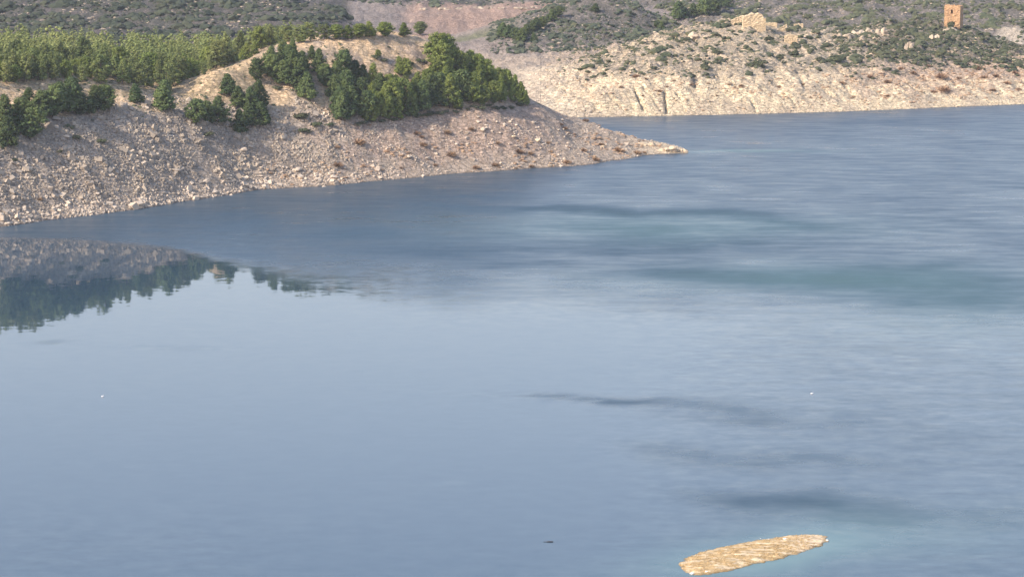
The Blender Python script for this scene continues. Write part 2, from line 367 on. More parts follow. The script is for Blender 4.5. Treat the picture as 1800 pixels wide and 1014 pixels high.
def paint_back(V):
    X, Y, Zz = V.T; px, py = proj(X, Y, Zz)
    n = fbm(X / 22, Y / 22, 4, 100); n2 = fbm(X / 4, Y / 4, 4, 110)
    c = np.tile(rgb(0.30, 0.25, 0.215), (len(V), 1))
    c = lerp(c, np.tile(CREAM, (len(V), 1)), sstep(1070, 1000, Y + n * 20) * sstep(800, 880, px))
    t = sstep(1210, 1250, Y) * (px < 1000) * sstep(600, 640, px) * 0.6
    c = lerp(c, np.tile(RED, (len(V), 1)), t * sstep(680, 760, px + n * 60))
    c = lerp(c, np.tile(BEIGE * 0.95, (len(V), 1)), sstep(1150, 1080, Y) * sstep(1000, 1060, Y) * sstep(800, 850, px))
    c = lerp(c, np.tile(GREENG, (len(V), 1)), np.exp(-((Y - 1190) / 18) ** 2) * sstep(760, 800, px) * sstep(960, 930, px) * 0.8)
    c = c * (1 + 0.10 * np.sin(Zz * 5 + n) * sstep(-0.2, 0.3, n2 + 0.1) + 0.16 * n)[:, None]
    scr = sstep(625, 600, px) + sstep(1366, 1380, Y + n * 12) + sstep(1125, 1140, Y) * sstep(895, 925, px) * sstep(1290, 1250, Y) * (px < 1180) + sstep(1190, 1230, px) * sstep(1200, 1240, Y)
    scr = np.clip(scr, 0, 1)
    c = lerp(c, np.where((px > 860)[:, None], rgb(0.27, 0.23, 0.195), rgb(0.165, 0.14, 0.125)), scr)
    c = lerp(c, np.tile(SCRUB, (len(V), 1)), scr * sstep(-0.3, 0.2, n2 + n * 0.5 + 0.12) * np.where(px > 860, 0.6, 0.85))
    c = lerp(c, pale_flank(V), sstep(840, 935, px) * sstep(1075, 1030, Y) * (px < 1100))
    c = lerp(c, np.tile(rgb(0.52, 0.44, 0.34), (len(V), 1)), sstep(1740, 1760, px + n * 20) * sstep(1236, 1240, Y) * sstep(1266, 1260, Y))
    return c

def fan(name, px0, px1, dpx, Yfun0, Yfun1, rows, paint, zmin=-3.0, grow=1.0):
    pxs = np.arange(px0, px1 + 0.1, dpx); t = np.linspace(0, 1, rows) ** grow
    PX, T = np.meshgrid(pxs, t)
    Y0 = Yfun0(PX); Y1 = Yfun1(PX); Yv = Y0 + (Y1 - Y0) * T
    Xv = (PX - 900) / F * Yv / ct
    Zv = height(Xv, Yv)
    nr, nc = PX.shape
    idx = np.arange(nr * nc).reshape(nr, nc)
    q = np.stack([idx[:-1, :-1], idx[:-1, 1:], idx[1:, 1:], idx[1:, :-1]], -1).reshape(-1, 4)
    V = np.stack([Xv.ravel(), Yv.ravel(), Zv.ravel()], 1)
    keep = (V[q][:, :, 2].max(1) > zmin)
    q = q[keep]
    used = np.unique(q); mp = np.full(len(V), -1); mp[used] = np.arange(len(used))
    V = V[used]; q = mp[q]
    me = mesh_np(name, V, q, M['ground'], True)
    set_col(me, 'Col', paint(V))
    o = bpy.data.objects.new(name, me); link(o); tag(o, kind='structure')
    return o
cst = lambda v: (lambda p: np.full_like(p, v, dtype=float))
head = fan('headland', -200, 1260, 2.2, cst(655), cst(935), 440, paint_head)
cb0 = lambda p: np.full_like(p, 935.0)
cb1 = lambda p: np.interp(p, [900, 960, 1020, 1060, 1110, 1165, 1250, 2000], [1025, 1030, 1050, 1075, 1095, 1110, 1185, 1185])
cas = fan('castle_hillside', 950, 2000, 2.2, cb0, cb1, 330, paint_castle)
bk = fan('valley_hillside', -260, 950, 3.2, cst(935), cst(2300), 330, paint_back, grow=1.5)
bk2 = fan('background_hillside', 950, 2060, 3.2, cb1, cst(2300), 300, paint_back, grow=1.5)

# ------------------------------------------------------------------ water
def water():
    xs = np.concatenate([[-6000, -3000, -1500, -700], np.arange(-300, 301, 4.0), [700, 1500, 3000, 6000]])
    ys = np.concatenate([[-3000, -1000, -200, 100, 200], np.arange(280, 1100, 3.0), [1300, 2000, 4000, 7000]])
    X, Y = np.meshgrid(xs, ys); nr, nc = X.shape
    V = np.stack([X.ravel(), Y.ravel(), 0 * X.ravel()], 1)
    idx = np.arange(nr * nc).reshape(nr, nc)
    q = np.stack([idx[:-1, :-1], idx[:-1, 1:], idx[1:, 1:], idx[1:, :-1]], -1).reshape(-1, 4)
    Yc = np.maximum(V[:, 1], 150)
    px, py = proj(V[:, 0], Yc, V[:, 2])
    # how much the wind ruffles each stretch of the lake
    mirror_edge = np.interp(px, [-400, 0, 300, 350, 560, 700, 900, 1200, 1800], [410, 418, 434, 446, 486, 505, 520, 545, 600])
    nn = fbm(V[:, 0] / 40, Yc / 60, 3, 200)
    soft = 4 + sstep(300, 800, px) * 75
    w = sstep(0, 1, 0.5 - (py - mirror_edge + nn * 5 + sstep(400, 900, px) * nn * 25) / (2 * soft)) * 0.60
    lowr = sstep(900, 1500, px + (py - 700) * 0.2 + nn * 120) * 0.36
    w = np.maximum(w, lowr * sstep(430, 560, py))
    w = np.maximum(w, sstep(820, 1014, py) * 0.16 * (0.7 + nn) + 0.02)
    w = w * (0.92 + 0.22 * fbm(V[:, 0] / 28 + Yc / 90, Yc / 45, 3, 210))
    wx = px + 60 * fbm(V[:, 0] / 50, Yc / 70, 2, 230); wy = py + (9 + 14 * sstep(500, 800, py)) * fbm(V[:, 0] / 26, Yc / 60, 3, 240)
    feather = 0.75 + 0.7 * fbm(V[:, 0] / 9 + Yc / 40, Yc / 16, 4, 250)
    def streak(cx, cy, lx, ly, a, sl=0.0):
        px, py = wx, wy
        d = ((px - cx) / lx) ** 2 + ((py - cy - (px - cx) * sl) / ly) ** 2
        return a * np.exp(-d)
    dk = streak(1090, 373, 230, 6, 0.55, 0.01) + streak(1200, 425, 170, 14, 0.35) + streak(640, 410, 90, 9, 0.4, 0.01)
    dk += streak(1230, 485, 130, 10, 0.75, 0.03) + streak(1450, 494, 150, 14, 0.85, -0.02) + streak(1700, 500, 120, 22, 0.4)
    dk += streak(1100, 708, 180, 8, 0.4, 0.05) + streak(1360, 880, 140, 20, 0.5, 0.03) + streak(1180, 800, 100, 18, 0.25, 0.1)
    dk += streak(95, 607, 40, 3, 0.25) + streak(300, 612, 110, 5, 0.22, 0.02) + streak(820, 848, 60, 8, 0.15, 0.1) + streak(860, 344, 60, 3, 0.25) + streak(1080, 339, 60, 3, 0.2)
    dk += streak(1000, 368, 170, 4, 0.4, 0.03) + streak(1340, 385, 110, 8, 0.45, 0.12) + streak(1150, 402, 130, 7, 0.35) + streak(1400, 403, 70, 4, 0.4, -0.03) + streak(760, 440, 160, 10, 0.22) + streak(1050, 440, 200, 8, 0.25) + streak(940, 465, 150, 5, 0.3) + streak(1560, 470, 180, 9, 0.35, -0.04) + streak(1650, 530, 180, 16, 0.3, 0.06) + streak(1600, 215, 200, 6, 0.15)
    dk += streak(980, 700, 120, 6, 0.3, 0.07) + streak(1300, 735, 220, 14, 0.22, 0.06) + streak(1350, 810, 220, 18, 0.25, 0.05) + streak(1550, 900, 220, 22, 0.3, 0.04) + streak(150, 950, 250, 40, 0.12) + streak(230, 815, 90, 5, 0.1)
    dk = dk * feather * 1.15
    me = mesh_np('water', V, q, None, False)
    teal = streak(1330, 975, 230, 42, 0.45, -0.15) + streak(1325, 974, 160, 30, 0.8, -0.17) + streak(1600, 940, 260, 50, 0.3) + streak(1400, 490, 320, 30, 0.5) + streak(1180, 400, 330, 26, 0.5) + streak(1700, 540, 200, 60, 0.35) + streak(1330, 264, 120, 2.5, 0.9)
    sand = streak(1325, 972, 150, 26, 1.0, -0.17)
    set_col(me, 'Wind', np.stack([np.clip(w, 0, 1.2), np.clip(dk, 0, 1), np.clip(teal, 0, 1)], 1))
    m, nt, b = new_mat('lake_water'); L = nt.links.new
    b.inputs['IOR'].default_value = 1.36
    at = N(nt, 'ShaderNodeVertexColor', layer_name='Wind'); sp = N(nt, 'ShaderNodeSeparateColor'); L(at.outputs['Color'], sp.inputs[0])
    geo = N(nt, 'ShaderNodeNewGeometry')
    def noise(sx, sy, det, off):
        mp = N(nt, 'ShaderNodeMapping'); mp.inputs['Scale'].default_value = (sx, sy, 1); mp.inputs['Location'].default_value = (off, off * 2, 0); mp.inputs['Rotation'].default_value = (0, 0, R(8))
        L(geo.outputs['Position'], mp.inputs['Vector'])
        n = N(nt, 'ShaderNodeTexNoise'); n.inputs['Scale'].default_value = 1; n.inputs['Detail'].default_value = det; n.inputs['Roughness'].default_value = 0.6
        L(mp.outputs[0], n.inputs['Vector']); return n
    n1 = noise(0.30, 0.42, 4, 0)      # waves
    n2 = noise(0.07, 0.20, 5, 40)   # gusts
    mr = N(nt, 'ShaderNodeMapRange'); mr.inputs['From Min'].default_value = 0.35; mr.inputs['From Max'].default_value = 0.68; mr.inputs['To Min'].default_value = 0.8; mr.inputs['To Max'].default_value = 1.22
    L(n2.outputs['Fac'], mr.inputs['Value'])
    wd = N(nt, 'ShaderNodeMath', operation='MULTIPLY'); L(sp.outputs['Red'], wd.inputs[0]); L(mr.outputs['Result'], wd.inputs[1])
    ws = N(nt, 'ShaderNodeMath', operation='ADD'); L(wd.outputs[0], ws.inputs[0]); L(sp.outputs['Green'], ws.inputs[1])
    # wave slope = small everywhere, larger in the wind
    am = N(nt, 'ShaderNodeMapRange'); am.inputs['From Max'].default_value = 1.5; am.inputs['To Min'].default_value = 0.010; am.inputs['To Max'].default_value = 0.42; am.clamp = False
    L(ws.outputs[0], am.inputs['Value'])
    sv = N(nt, 'ShaderNodeVectorMath', operation='SUBTRACT'); L(n1.outputs['Color'], sv.inputs[0]); sv.inputs[1].default_value = (0.5, 0.5, 0.5)
    sc = N(nt, 'ShaderNodeVectorMath', operation='SCALE'); L(sv.outputs[0], sc.inputs[0]); L(am.outputs['Result'], sc.inputs['Scale'])
    fl = N(nt, 'ShaderNodeVectorMath', operation='MULTIPLY'); fl.inputs[1].default_value = (0.5, 1, 0); L(sc.outputs[0], fl.inputs[0])
    ad = N(nt, 'ShaderNodeVectorMath', operation='ADD'); ad.inputs[1].default_value = (0, 0, 1); L(fl.outputs[0], ad.inputs[0])
    nm = N(nt, 'ShaderNodeVectorMath', operation='NORMALIZE'); L(ad.outputs[0], nm.inputs[0]); L(nm.outputs[0], b.inputs['Normal'])
    rr = N(nt, 'ShaderNodeMapRange'); rr.inputs['From Max'].default_value = 1.5; rr.inputs['To Min'].default_value = 0.012; rr.inputs['To Max'].default_value = 0.90
    L(ws.outputs[0], rr.inputs['Value']); L(rr.outputs['Result'], b.inputs['Roughness'])
    cm = N(nt, 'ShaderNodeMix', data_type='RGBA'); cm.inputs['A'].default_value = (0.036, 0.070, 0.102, 1); cm.inputs['B'].default_value = (0.085, 0.165, 0.165, 1)
    L(sp.outputs['Blue'], cm.inputs['Factor']); L(cm.outputs['Result'], b.inputs['Base Color'])
    me.materials.append(m)
    o = bpy.data.objects.new('water', me); link(o); tag(o, kind='structure')
water()
# ==== PART2
# ------------------------------------------------------------------ rocks
def ico(sub):
    import bmesh
    bm = bmesh.new(); bmesh.ops.create_icosphere(bm, subdivisions=sub, radius=1)
    bm.verts.ensure_lookup_table()
    V = np.array([v.co[:] for v in bm.verts]); Fq = np.array([[v.index for v in f.verts] for f in bm.faces]); bm.free()
    return V, Fq
ICO1, ICO2 = ico(1), ico(2)
def rock_shape(seed, sub=1, cut=0.28, blocky=True):
    r = np.random.default_rng(seed); V, Fq = (ICO1 if sub == 1 else ICO2)
    V = V * r.uniform(0.85, 1.15, (len(V), 1))
    for k in range(7):                       # planes knocked off the stone
        n = r.normal(size=3); n /= np.linalg.norm(n); d = r.uniform(0.45, 0.8)
        e = np.maximum(V @ n - d, 0); V = V - e[:, None] * n
    V = V * np.array([1.0, r.uniform(0.65, 0.95), r.uniform(0.5, 0.8)])
    return V, Fq
def cube_rock(seed):
    r = np.random.default_rng(seed)
    V = np.array([[x, y, z] for z in (-1, 1) for y in (-1, 1) for x in (-1, 1)], float) * 0.75 + r.uniform(-0.3, 0.3, (8, 3))
    V = V * np.array([1, 0.8, 0.65])
    Fq = np.array([[0, 1, 3], [0, 3, 2], [4, 6, 7], [4, 7, 5], [0, 4, 5], [0, 5, 1], [2, 3, 7], [2, 7, 6], [0, 2, 6], [0, 6, 4], [1, 5, 7], [1, 7, 3]])
    return V, Fq[:, ::-1]
def rot_mats(n, r, tilt=0.5):
    a = r.uniform(0, 2 * np.pi, n); b = r.normal(0, tilt, n); c = r.normal(0, tilt, n)
    ca, sa, cb, sb, cc, sc_ = np.cos(a), np.sin(a), np.cos(b), np.sin(b), np.cos(c), np.sin(c)
    Z0 = np.zeros(n); I = np.ones(n)
    Rz = np.stack([ca, -sa, Z0, sa, ca, Z0, Z0, Z0, I], 1).reshape(-1, 3, 3)
    Rx = np.stack([I, Z0, Z0, Z0, cb, -sb, Z0, sb, cb], 1).reshape(-1, 3, 3)
    Ry = np.stack([cc, Z0, sc_, Z0, I, Z0, -sc_, Z0, cc], 1).reshape(-1, 3, 3)
    return Rz @ Rx @ Ry
def scatter_mesh(name, pos, size, protos, mat, label, cat, seed=1, tilt=0.5, smooth=False):
    r = np.random.default_rng(seed); Vs, Fs = [], []; off = 0
    which = r.integers(0, len(protos), len(pos)); RM = rot_mats(len(pos), r, tilt)
    for k, (V, Fq) in enumerate(protos):
        i = np.nonzero(which == k)[0]
        if not len(i): continue
        sz = size[i] if size.ndim == 2 else np.repeat(size[i][:, None], 3, 1)
        VV = np.einsum('nij,vj->nvi', RM[i], V) * sz[:, None, :] + pos[i][:, None, :]
        FF = Fq[None] + (np.arange(len(i)) * len(V))[:, None, None] + off
        Vs.append(VV.reshape(-1, 3)); Fs.append(FF.reshape(-1, Fq.shape[1])); off += len(i) * len(V)
    me = mesh_np(name, np.concatenate(Vs), np.concatenate(Fs), mat, smooth)
    o = bpy.data.objects.new(name, me); link(o); tag(o, label, cat, kind='stuff')
    return o
def sample_px(n, x0, x1, Y0, Y1, seed):
    """points spread over ground as seen in the picture width, true depth"""
    r = np.random.default_rng(seed)
    Y = r.uniform(Y0, Y1, n); px = r.uniform(x0, x1, n); X = (px - 900) / F * Y / ct
    Zz = height(X, Y); return X, Y, Zz, proj(X, Y, Zz)
cubes = [cube_rock(100 + k) for k in range(10)]
rocks1 = [rock_shape(200 + k) for k in range(8)]

# scree on the headland
X, Y, Zz, (px, py) = sample_px(150000, -170, 1200, 670, 870, 5)
n = fbm(X / 9, Y / 9, 3, 300)
top = np.interp(px, [-200, 0, 150, 260, 330, 480, 520, 700, 900, 1000, 1200], [20, 20, 22, 24, 22, 18, 21, 14, 13, 8, 8])
n = n * 0.55 + 0.8 * fbm((X + Y) / 1.41 / 5, (Y - X) / 1.41 / 24, 3, 306)
dens = sstep(-0.45, 0.2, n + 0.15) * (0.22 + 0.78 * sstep(850, 480, px))
ok = (Zz > 0.0) & (Zz < top) & (rng.random(len(X)) < dens)
X, Y, Zz, px, n = X[ok], Y[ok], Zz[ok], px[ok], n[ok]
size = 0.15 + 0.27 * rng.random(len(X)) ** 1.6 + 0.75 * (rng.random(len(X)) < 0.07) * rng.random(len(X)) ** 1.5 + 0.12 * np.clip(n, 0, 1)
size *= (1 - 0.35 * sstep(480, 760, px)) * (0.75 + 0.75 * sstep(-0.25, 0.5, fbm(X / 6, Y / 6, 3, 305)))
low = (Zz + n * 3 < 3.0) | (px > 620 + n * 200)
for nm, msk, mt, lb in (('grey_scree', ~low, 'rock_grey', 'grey broken stones covering the steep lake slope'), ('pale_shore_stones', low, 'rock_pale', 'pale beige stones piled along the waterline of the headland')):
    p = np.stack([X, Y, Zz + size * 0.15], 1)[msk][:24000 if nm == 'grey_scree' else 15000]
    scatter_mesh(nm, p, size[msk][:len(p)], cubes, M[mt], lb, 'stones', seed=11)
# stones on the castle hill shore and on the bare faces
X, Y, Zz, (px, py) = sample_px(30000, 960, 1850, 962, 1130, 6)
n = fbm(X / 8, Y / 8, 3, 310); ok = (Zz > 0) & (n > -0.2)
X, Y, Zz, px, n = X[ok], Y[ok], Zz[ok], px[ok], n[ok]; size = 0.22 + 0.75 * rng.random(len(X)) ** 3
scatter_mesh('hillside_stones', np.stack([X, Y, Zz], 1)[:6000], np.stack([size, size, size * 0.45], 1)[:6000] * 0.8, cubes, M['rock_warm'], 'cream stones and ledges on the far rocky shore', 'stones', seed=12, tilt=0.25)

def thing_from(name, me, loc, label, cat, group=None, rot=0, scale=1):
    o = bpy.data.objects.new(name, me); link(o); o.location = loc; o.rotation_euler = (0, 0, rot)
    o.scale = (scale,) * 3 if not hasattr(scale, '__len__') else scale
    return tag(o, label, cat, group)
def base_at(px, py, y0=655):
    h = hit(px, py, y0)
    return h if h else P(px, py, 800)
# boulders one can pick out
boulder_me = []
for k in range(8):
    V, Fq = rock_shape(400 + k, 2); boulder_me.append([mesh_np('boulder', V, Fq, M[m]) for m in ('rock_pale', 'rock_grey', 'rock_warm')])
BIG = [ # px, py, width px, material, label
 (345, 198, 22, 1, 'biggest pale slab of the outcrop under the far-left pines'), (100, 208, 18, 0, 'pale rock ledge just right of the far-left pines'),
 (117, 240, 14, 0, 'light boulder alone at the foot of the far-left pines'), (428, 263, 16, 0, 'warm beige boulder on the smooth scree right of the grey blocks'),
 (308, 300, 20, 1, 'large grey boulder in the middle of the scree slope'), (322, 297, 14, 1, 'grey boulder touching the large one in mid scree'),
 (265, 285, 14, 1, 'grey block left of the largest scree boulder'), (278, 272, 12, 1, 'upper grey block above the largest scree boulder'),
 (362, 318, 14, 0, 'pale upright boulder near the water right of mid scree'), (405, 344, 13, 0, 'pale boulder at the waterline below the grey scree'),
 (378, 338, 14, 0, 'broad pale boulder on the waterline heap'), (84, 378, 15, 0, 'pale boulder low on the shore at the left'),
 (97, 374, 12, 0, 'smaller pale boulder beside the low left one'), (14, 392, 14, 0, 'cream boulder at the water in the left corner'),
 (172, 340, 12, 0, 'pale boulder above the left shore heap'), (523, 300, 17, 0, 'tall beige boulder on the slope in the middle'),
 (570, 330, 13, 0, 'pale pointed boulder on the waterline in the middle'), (588, 310, 14, 0, 'light boulder just above the middle waterline'),
 (752, 277, 13, 0, 'lone cream boulder on the pinkish slope'), (850, 228, 14, 0, 'cream boulder high on the stony slope under the right-hand pines'),
 (945, 246, 14, 2, 'cream standing boulder near the headland spine'), (903, 240, 12, 2, 'cream boulder left of the standing one near the spine'),
 (968, 291, 9, 2, 'small pale cube-like boulder at the waterline of the spit'), (744, 308, 10, 0, 'small bright boulder on the waterline before the spit'),
 (668, 311, 10, 0, 'pale boulder above a crack of the waterline'), (720, 275, 13, 0, 'flat pale rock in the pinkish slope'),
 (1060, 256, 9, 2, 'small cream stone on top of the spit')]
for k, (px_, py_, w_, mt_, lb) in enumerate(BIG):
    p = base_at(px_, py_ + 3); s_ = w_ * p[1] / F / 2
    thing_from('boulder', boulder_me[k % 8][mt_], (p[0], p[1], p[2] + s_ * 0.25), lb, 'boulder', 'boulders on the headland', random.uniform(0, 6.2), (s_, s_ * random.uniform(0.8, 1.1), s_ * random.uniform(0.8, 1.2)))
r_ = random.Random(3)
zones = [('grey boulder among the scree at the left', 20, 330, 275, 330, 1, 60), ('pale boulder in the heap along the left waterline', 0, 440, 335, 392, 0, 70),
         ('pale boulder in the heap along the middle waterline', 440, 700, 290, 330, 0, 60), ('beige stone block on the slope below the right-hand pines', 800, 1000, 205, 262, 0, 50),
         ('grey block on the rubble chute between the pine groups', 480, 600, 150, 265, 1, 25)]
for lb, x0, x1, y0_, y1_, mt_, cnt in zones:
    for k in range(cnt):
        px_ = r_.uniform(x0, x1); py_ = r_.uniform(y0_, y1_)
        p = hit(px_, py_)
        if p is None or p[2] < 0.1: continue
        s_ = r_.uniform(5, 9) * p[1] / F / 2
        thing_from('boulder', boulder_me[k % 8][mt_], (p[0], p[1], p[2] + s_ * 0.2), lb, 'boulder', lb.replace('boulder', 'boulders', 1).replace('block', 'blocks', 1), r_.uniform(0, 6.2), (s_, s_ * r_.uniform(0.7, 1.1), s_ * r_.uniform(0.7, 1.2)))

# ------------------------------------------------------------------ pine trees
def quads(cen, nrm, size, r):
    n = len(cen); t = r.normal(size=(n, 3)); a = np.cross(nrm, t); a /= np.linalg.norm(a, axis=1)[:, None] + 1e-9; b = np.cross(nrm, a)
    s = (size * r.uniform(0.6, 1.2, n))[:, None]
    V = np.stack([cen - a * s - b * s * 0.5, cen + a * s - b * s * 0.5, cen + a * s * 0.4 + b * s, cen - a * s * 0.4 + b * s], 1)
    return V.reshape(-1, 3), np.arange(n * 4).reshape(n, 4)
def tri_to_quad(Fq): return np.concatenate([Fq, Fq[:, 2:3]], 1)
def crown_mesh(name, seed, mat, lobes=74, tufts=30, h=1.0, w=0.36, shape='cone', sub=1):
    """unit-height crown: overlapping foliage masses with needle tufts standing off them"""
    r = np.random.default_rng(seed); Vs, Fs = [], []; off = 0; lean = r.normal(0, 0.04, 2)
    for i in range(lobes):
        t = 0.10 + 0.86 * (i + r.random()) / lobes
        prof = {'cone': (1 - t) ** 0.8 * (0.55 + 0.45 * min(1, t * 5)) , 'round': math.sqrt(max(0, 1 - (2 * t - 1.0) ** 2)) * 0.95, 'wide': min(1, t * 2.4) * math.sqrt(max(0, 1 - t ** 2.4))}[shape]
        a = i * 2.399 + r.normal(0, 0.5); rad = w * prof * r.uniform(0.45, 1.0) * (1.0 + 0.25 * math.sin(seed + 3 * a))
        c = np.array([math.cos(a) * rad + lean[0] * t, math.sin(a) * rad + lean[1] * t, t * 0.96])
        ls = w * (0.15 + 0.17 * prof) * r.uniform(0.7, 1.25)
        V, Fq = (ICO1 if sub == 1 else ICO2)
        V = V * r.uniform(0.7, 1.1, (len(V), 1)) * np.array([1, 1, 0.72]) * ls * 0.82 + c
        Vs.append(V); Fs.append(tri_to_quad(Fq) + off); off += len(V)
        d = r.normal(size=(tufts, 3)); d[:, 2] = d[:, 2] * 0.8 + 0.25; d /= np.linalg.norm(d, axis=1)[:, None]
        cen = c + d * np.array([1, 1, 0.75]) * ls * r.uniform(0.75, 1.35, (tufts, 1)) + [0, 0, ls * 0.15]
        nr = d + r.normal(0, 0.5, d.shape); nr /= np.linalg.norm(nr, axis=1)[:, None]
        V, Fq = quads(cen, nr, np.full(tufts, ls * 0.27), r)
        Vs.append(V); Fs.append(Fq + off); off += len(V)
    V = np.concatenate(Vs); Fq = np.concatenate(Fs)
    me = bpy.data.meshes.new(name)
    me.from_pydata(V.tolist(), [], [f[:3] if f[2] == f[3] else f for f in Fq.tolist()])
    me.materials.append(mat); me.update()
    return me
def trunk_mesh(seed, mat):
    r = np.random.default_rng(seed); V, Fq = [], []
    def tube(p0, p1, r0, r1, bend):
        o = len(V); ns = 4
        for k in range(ns + 1):
            t = k / ns; c = p0 + (p1 - p0) * t + bend * math.sin(t * math.pi); rr = r0 + (r1 - r0) * t
            for j in range(6): a = j * math.pi / 3; V.append((c[0] + math.cos(a) * rr, c[1] + math.sin(a) * rr, c[2]))
        for k in range(ns):
            for j in range(6): Fq.append((o + k * 6 + j, o + k * 6 + (j + 1) % 6, o + (k + 1) * 6 + (j + 1) % 6, o + (k + 1) * 6 + j))
    tube(np.array([0, 0, -0.06]), np.array([r.normal(0, .02), r.normal(0, .02), 0.85]), 0.022, 0.006, r.normal(0, 0.015, 3) * [1, 1, 0])
    for k in range(7):
        z = 0.12 + 0.09 * k; a = r.uniform(0, 6.28); l = 0.22 * (1 - z * 0.7)
        tube(np.array([0, 0, z]), np.array([math.cos(a) * l, math.sin(a) * l, z + 0.07]), 0.008, 0.003, np.zeros(3))
    me = bpy.data.meshes.new('trunk'); me.from_pydata([tuple(map(float, v)) for v in V], [], Fq); me.materials.append(mat); me.update()
    return me
trunks = [trunk_mesh(k, M['bark']) for k in range(3)]
crowns = {'dark': [crown_mesh('crown', 10 + k, M['pine'], shape='cone' if k % 3 else 'wide', w=0.34 + 0.03 * (k % 3)) for k in range(7)],
          'mid': [crown_mesh('crown', 50 + k, M['pine_mid'], shape='cone' if k % 2 else 'wide', w=0.31 + 0.03 * (k % 3)) for k in range(6)],
          'light': [crown_mesh('crown', 30 + k, M['pine_light'], 52, 26, shape='cone' if k % 3 else 'round', w=0.27 + 0.02 * (k % 3)) for k in range(6)]}
tree_n = 0
def pine(x, y, z, h, label, group, kind='dark', wide=1.0, v=None):
    global tree_n; tree_n += 1
    r = random.Random(tree_n * 13)
    root = bpy.data.objects.new('pine_tree', None); col.objects.link(root)
    root.location = (x, y, z); root.rotation_euler = (0, 0, r.uniform(0, 6.28))
    w = wide * r.uniform(0.9, 1.12) * h
    root.scale = (w, w, h)
    tag(root, label, 'pine tree', group)
    c = bpy.data.objects.new('crown', (crowns[kind])[(v if v is not None else r.randrange(99)) % len(crowns[kind])]); link(c, root)
    t = bpy.data.objects.new('trunk', trunks[r.randrange(3)]); link(t, root)
    return root
placed = []
def free(x, y, d):
    for (a, b) in placed:
        if abs(a - x) < d and (a - x) ** 2 + (b - y) ** 2 < d * d: return False
    return True
def pine_px(px, base, top, label, group, kind='dark', wide=1.0, v=None, y0=655):
    p = hit(px, base, y0)
    if p is None: return
    h = (base - top) * p[1] / F / ct * 1.02
    placed.append((p[0], p[1]))
    return pine(p[0], p[1], p[2] - 0.2, h, label, group, kind, wide, v)
# pines one can point to: px, base py, top py, label
G1 = 'dark pines above the scree at the left'
for a in [(52, 245, 186, 'dark pine standing lowest of the far-left clump, beside the pale rock ledge'), (15, 262, 205, 'dark pine at the left edge of the picture, lowest of its clump'),
          (30, 225, 170, 'dark pine in the middle of the far-left clump'), (8, 230, 165, 'dark pine cut by the left picture edge above its clump'), (72, 215, 160, 'dark pine at the right end of the upper far-left clump'),
          (48, 205, 152, 'dark pine with its tip against the sandy cut, third from the left edge'), (92, 208, 146, 'dark pine just left of the tallest pine before the sandy cut'),
          (125, 198, 134, 'tallest dark pine in front of the sandy cut at the left'), (108, 200, 142, 'dark pine pressed against the left side of the tallest pine'),
          (143, 203, 160, 'short dark pine leaning right of the tallest pine before the sandy cut'), (172, 196, 150, 'dark pine left of the twin pair before the sandy cut'),
          (188, 194, 148, 'right-hand pine of the twin pair before the sandy cut'), (240, 182, 146, 'lone dark pine standing clear before the sandy cut'),
          (286, 196, 140, 'dark pine at the right end of the sandy cut'), (160, 200, 168, 'low dark pine in the shadow between two taller ones')]:
    pine_px(*a, G1, 'dark', 1.15)
G2 = 'dark pines on the spur above the scree'
for a in [(344, 218, 172, 'left broad dark pine on the spur above the scree'), (362, 216, 176, 'middle broad dark pine on the spur above the scree'), (383, 218, 168, 'right broad dark pine on the spur above the scree'),
          (422, 236, 192, 'dark pine standing lowest on the spur, close above the scree'), (402, 167, 128, 'single pine against the pale crest of the earth mound'), (420, 190, 150, 'dark pine just below the pale earth mound'),
          (441, 200, 152, 'dark pine right of the pale earth mound'), (462, 222, 178, 'dark pine on the right flank of the spur, lowest there'), (440, 222, 180, 'dark pine between the two lowest of the spur'),
          (455, 190, 140, 'dark pine high on the right flank of the spur'), (452, 145, 103, 'pine above the mound at the head of the rubble chute'), (478, 140, 96, 'pine at the top left of the rubble chute')]:
    pine_px(*a, G2, 'dark', 1.1)
G3 = 'row of pines on the ridge crest'
row = [(470, 78, 44), (488, 76, 46), (508, 74, 44), (545, 72, 38), (525, 76, 42), (570, 70, 41), (592, 69, 42), (612, 68, 43), (631, 67, 40), (650, 66, 38), (678, 65, 38), (710, 64, 39), (738, 62, 37)]
ordn = ['last', 'twelfth', 'eleventh', 'tenth', 'ninth', 'eighth', 'seventh', 'sixth', 'fifth', 'fourth', 'third', 'second', 'rightmost']
row.sort()
for k, a in enumerate(row):
    lb = {12: 'small round pine at the right end of the ridge crest row', 11: 'broad pine second from the right end of the ridge crest row', 0: 'leftmost pine of the ridge crest row'}.get(k, ordn[k] + ' pine counted from the right along the ridge crest row')
    pine_px(a[0], a[1], a[2], lb, G3, 'light' if k < 6 else 'mid', 1.65, v=3 * k)
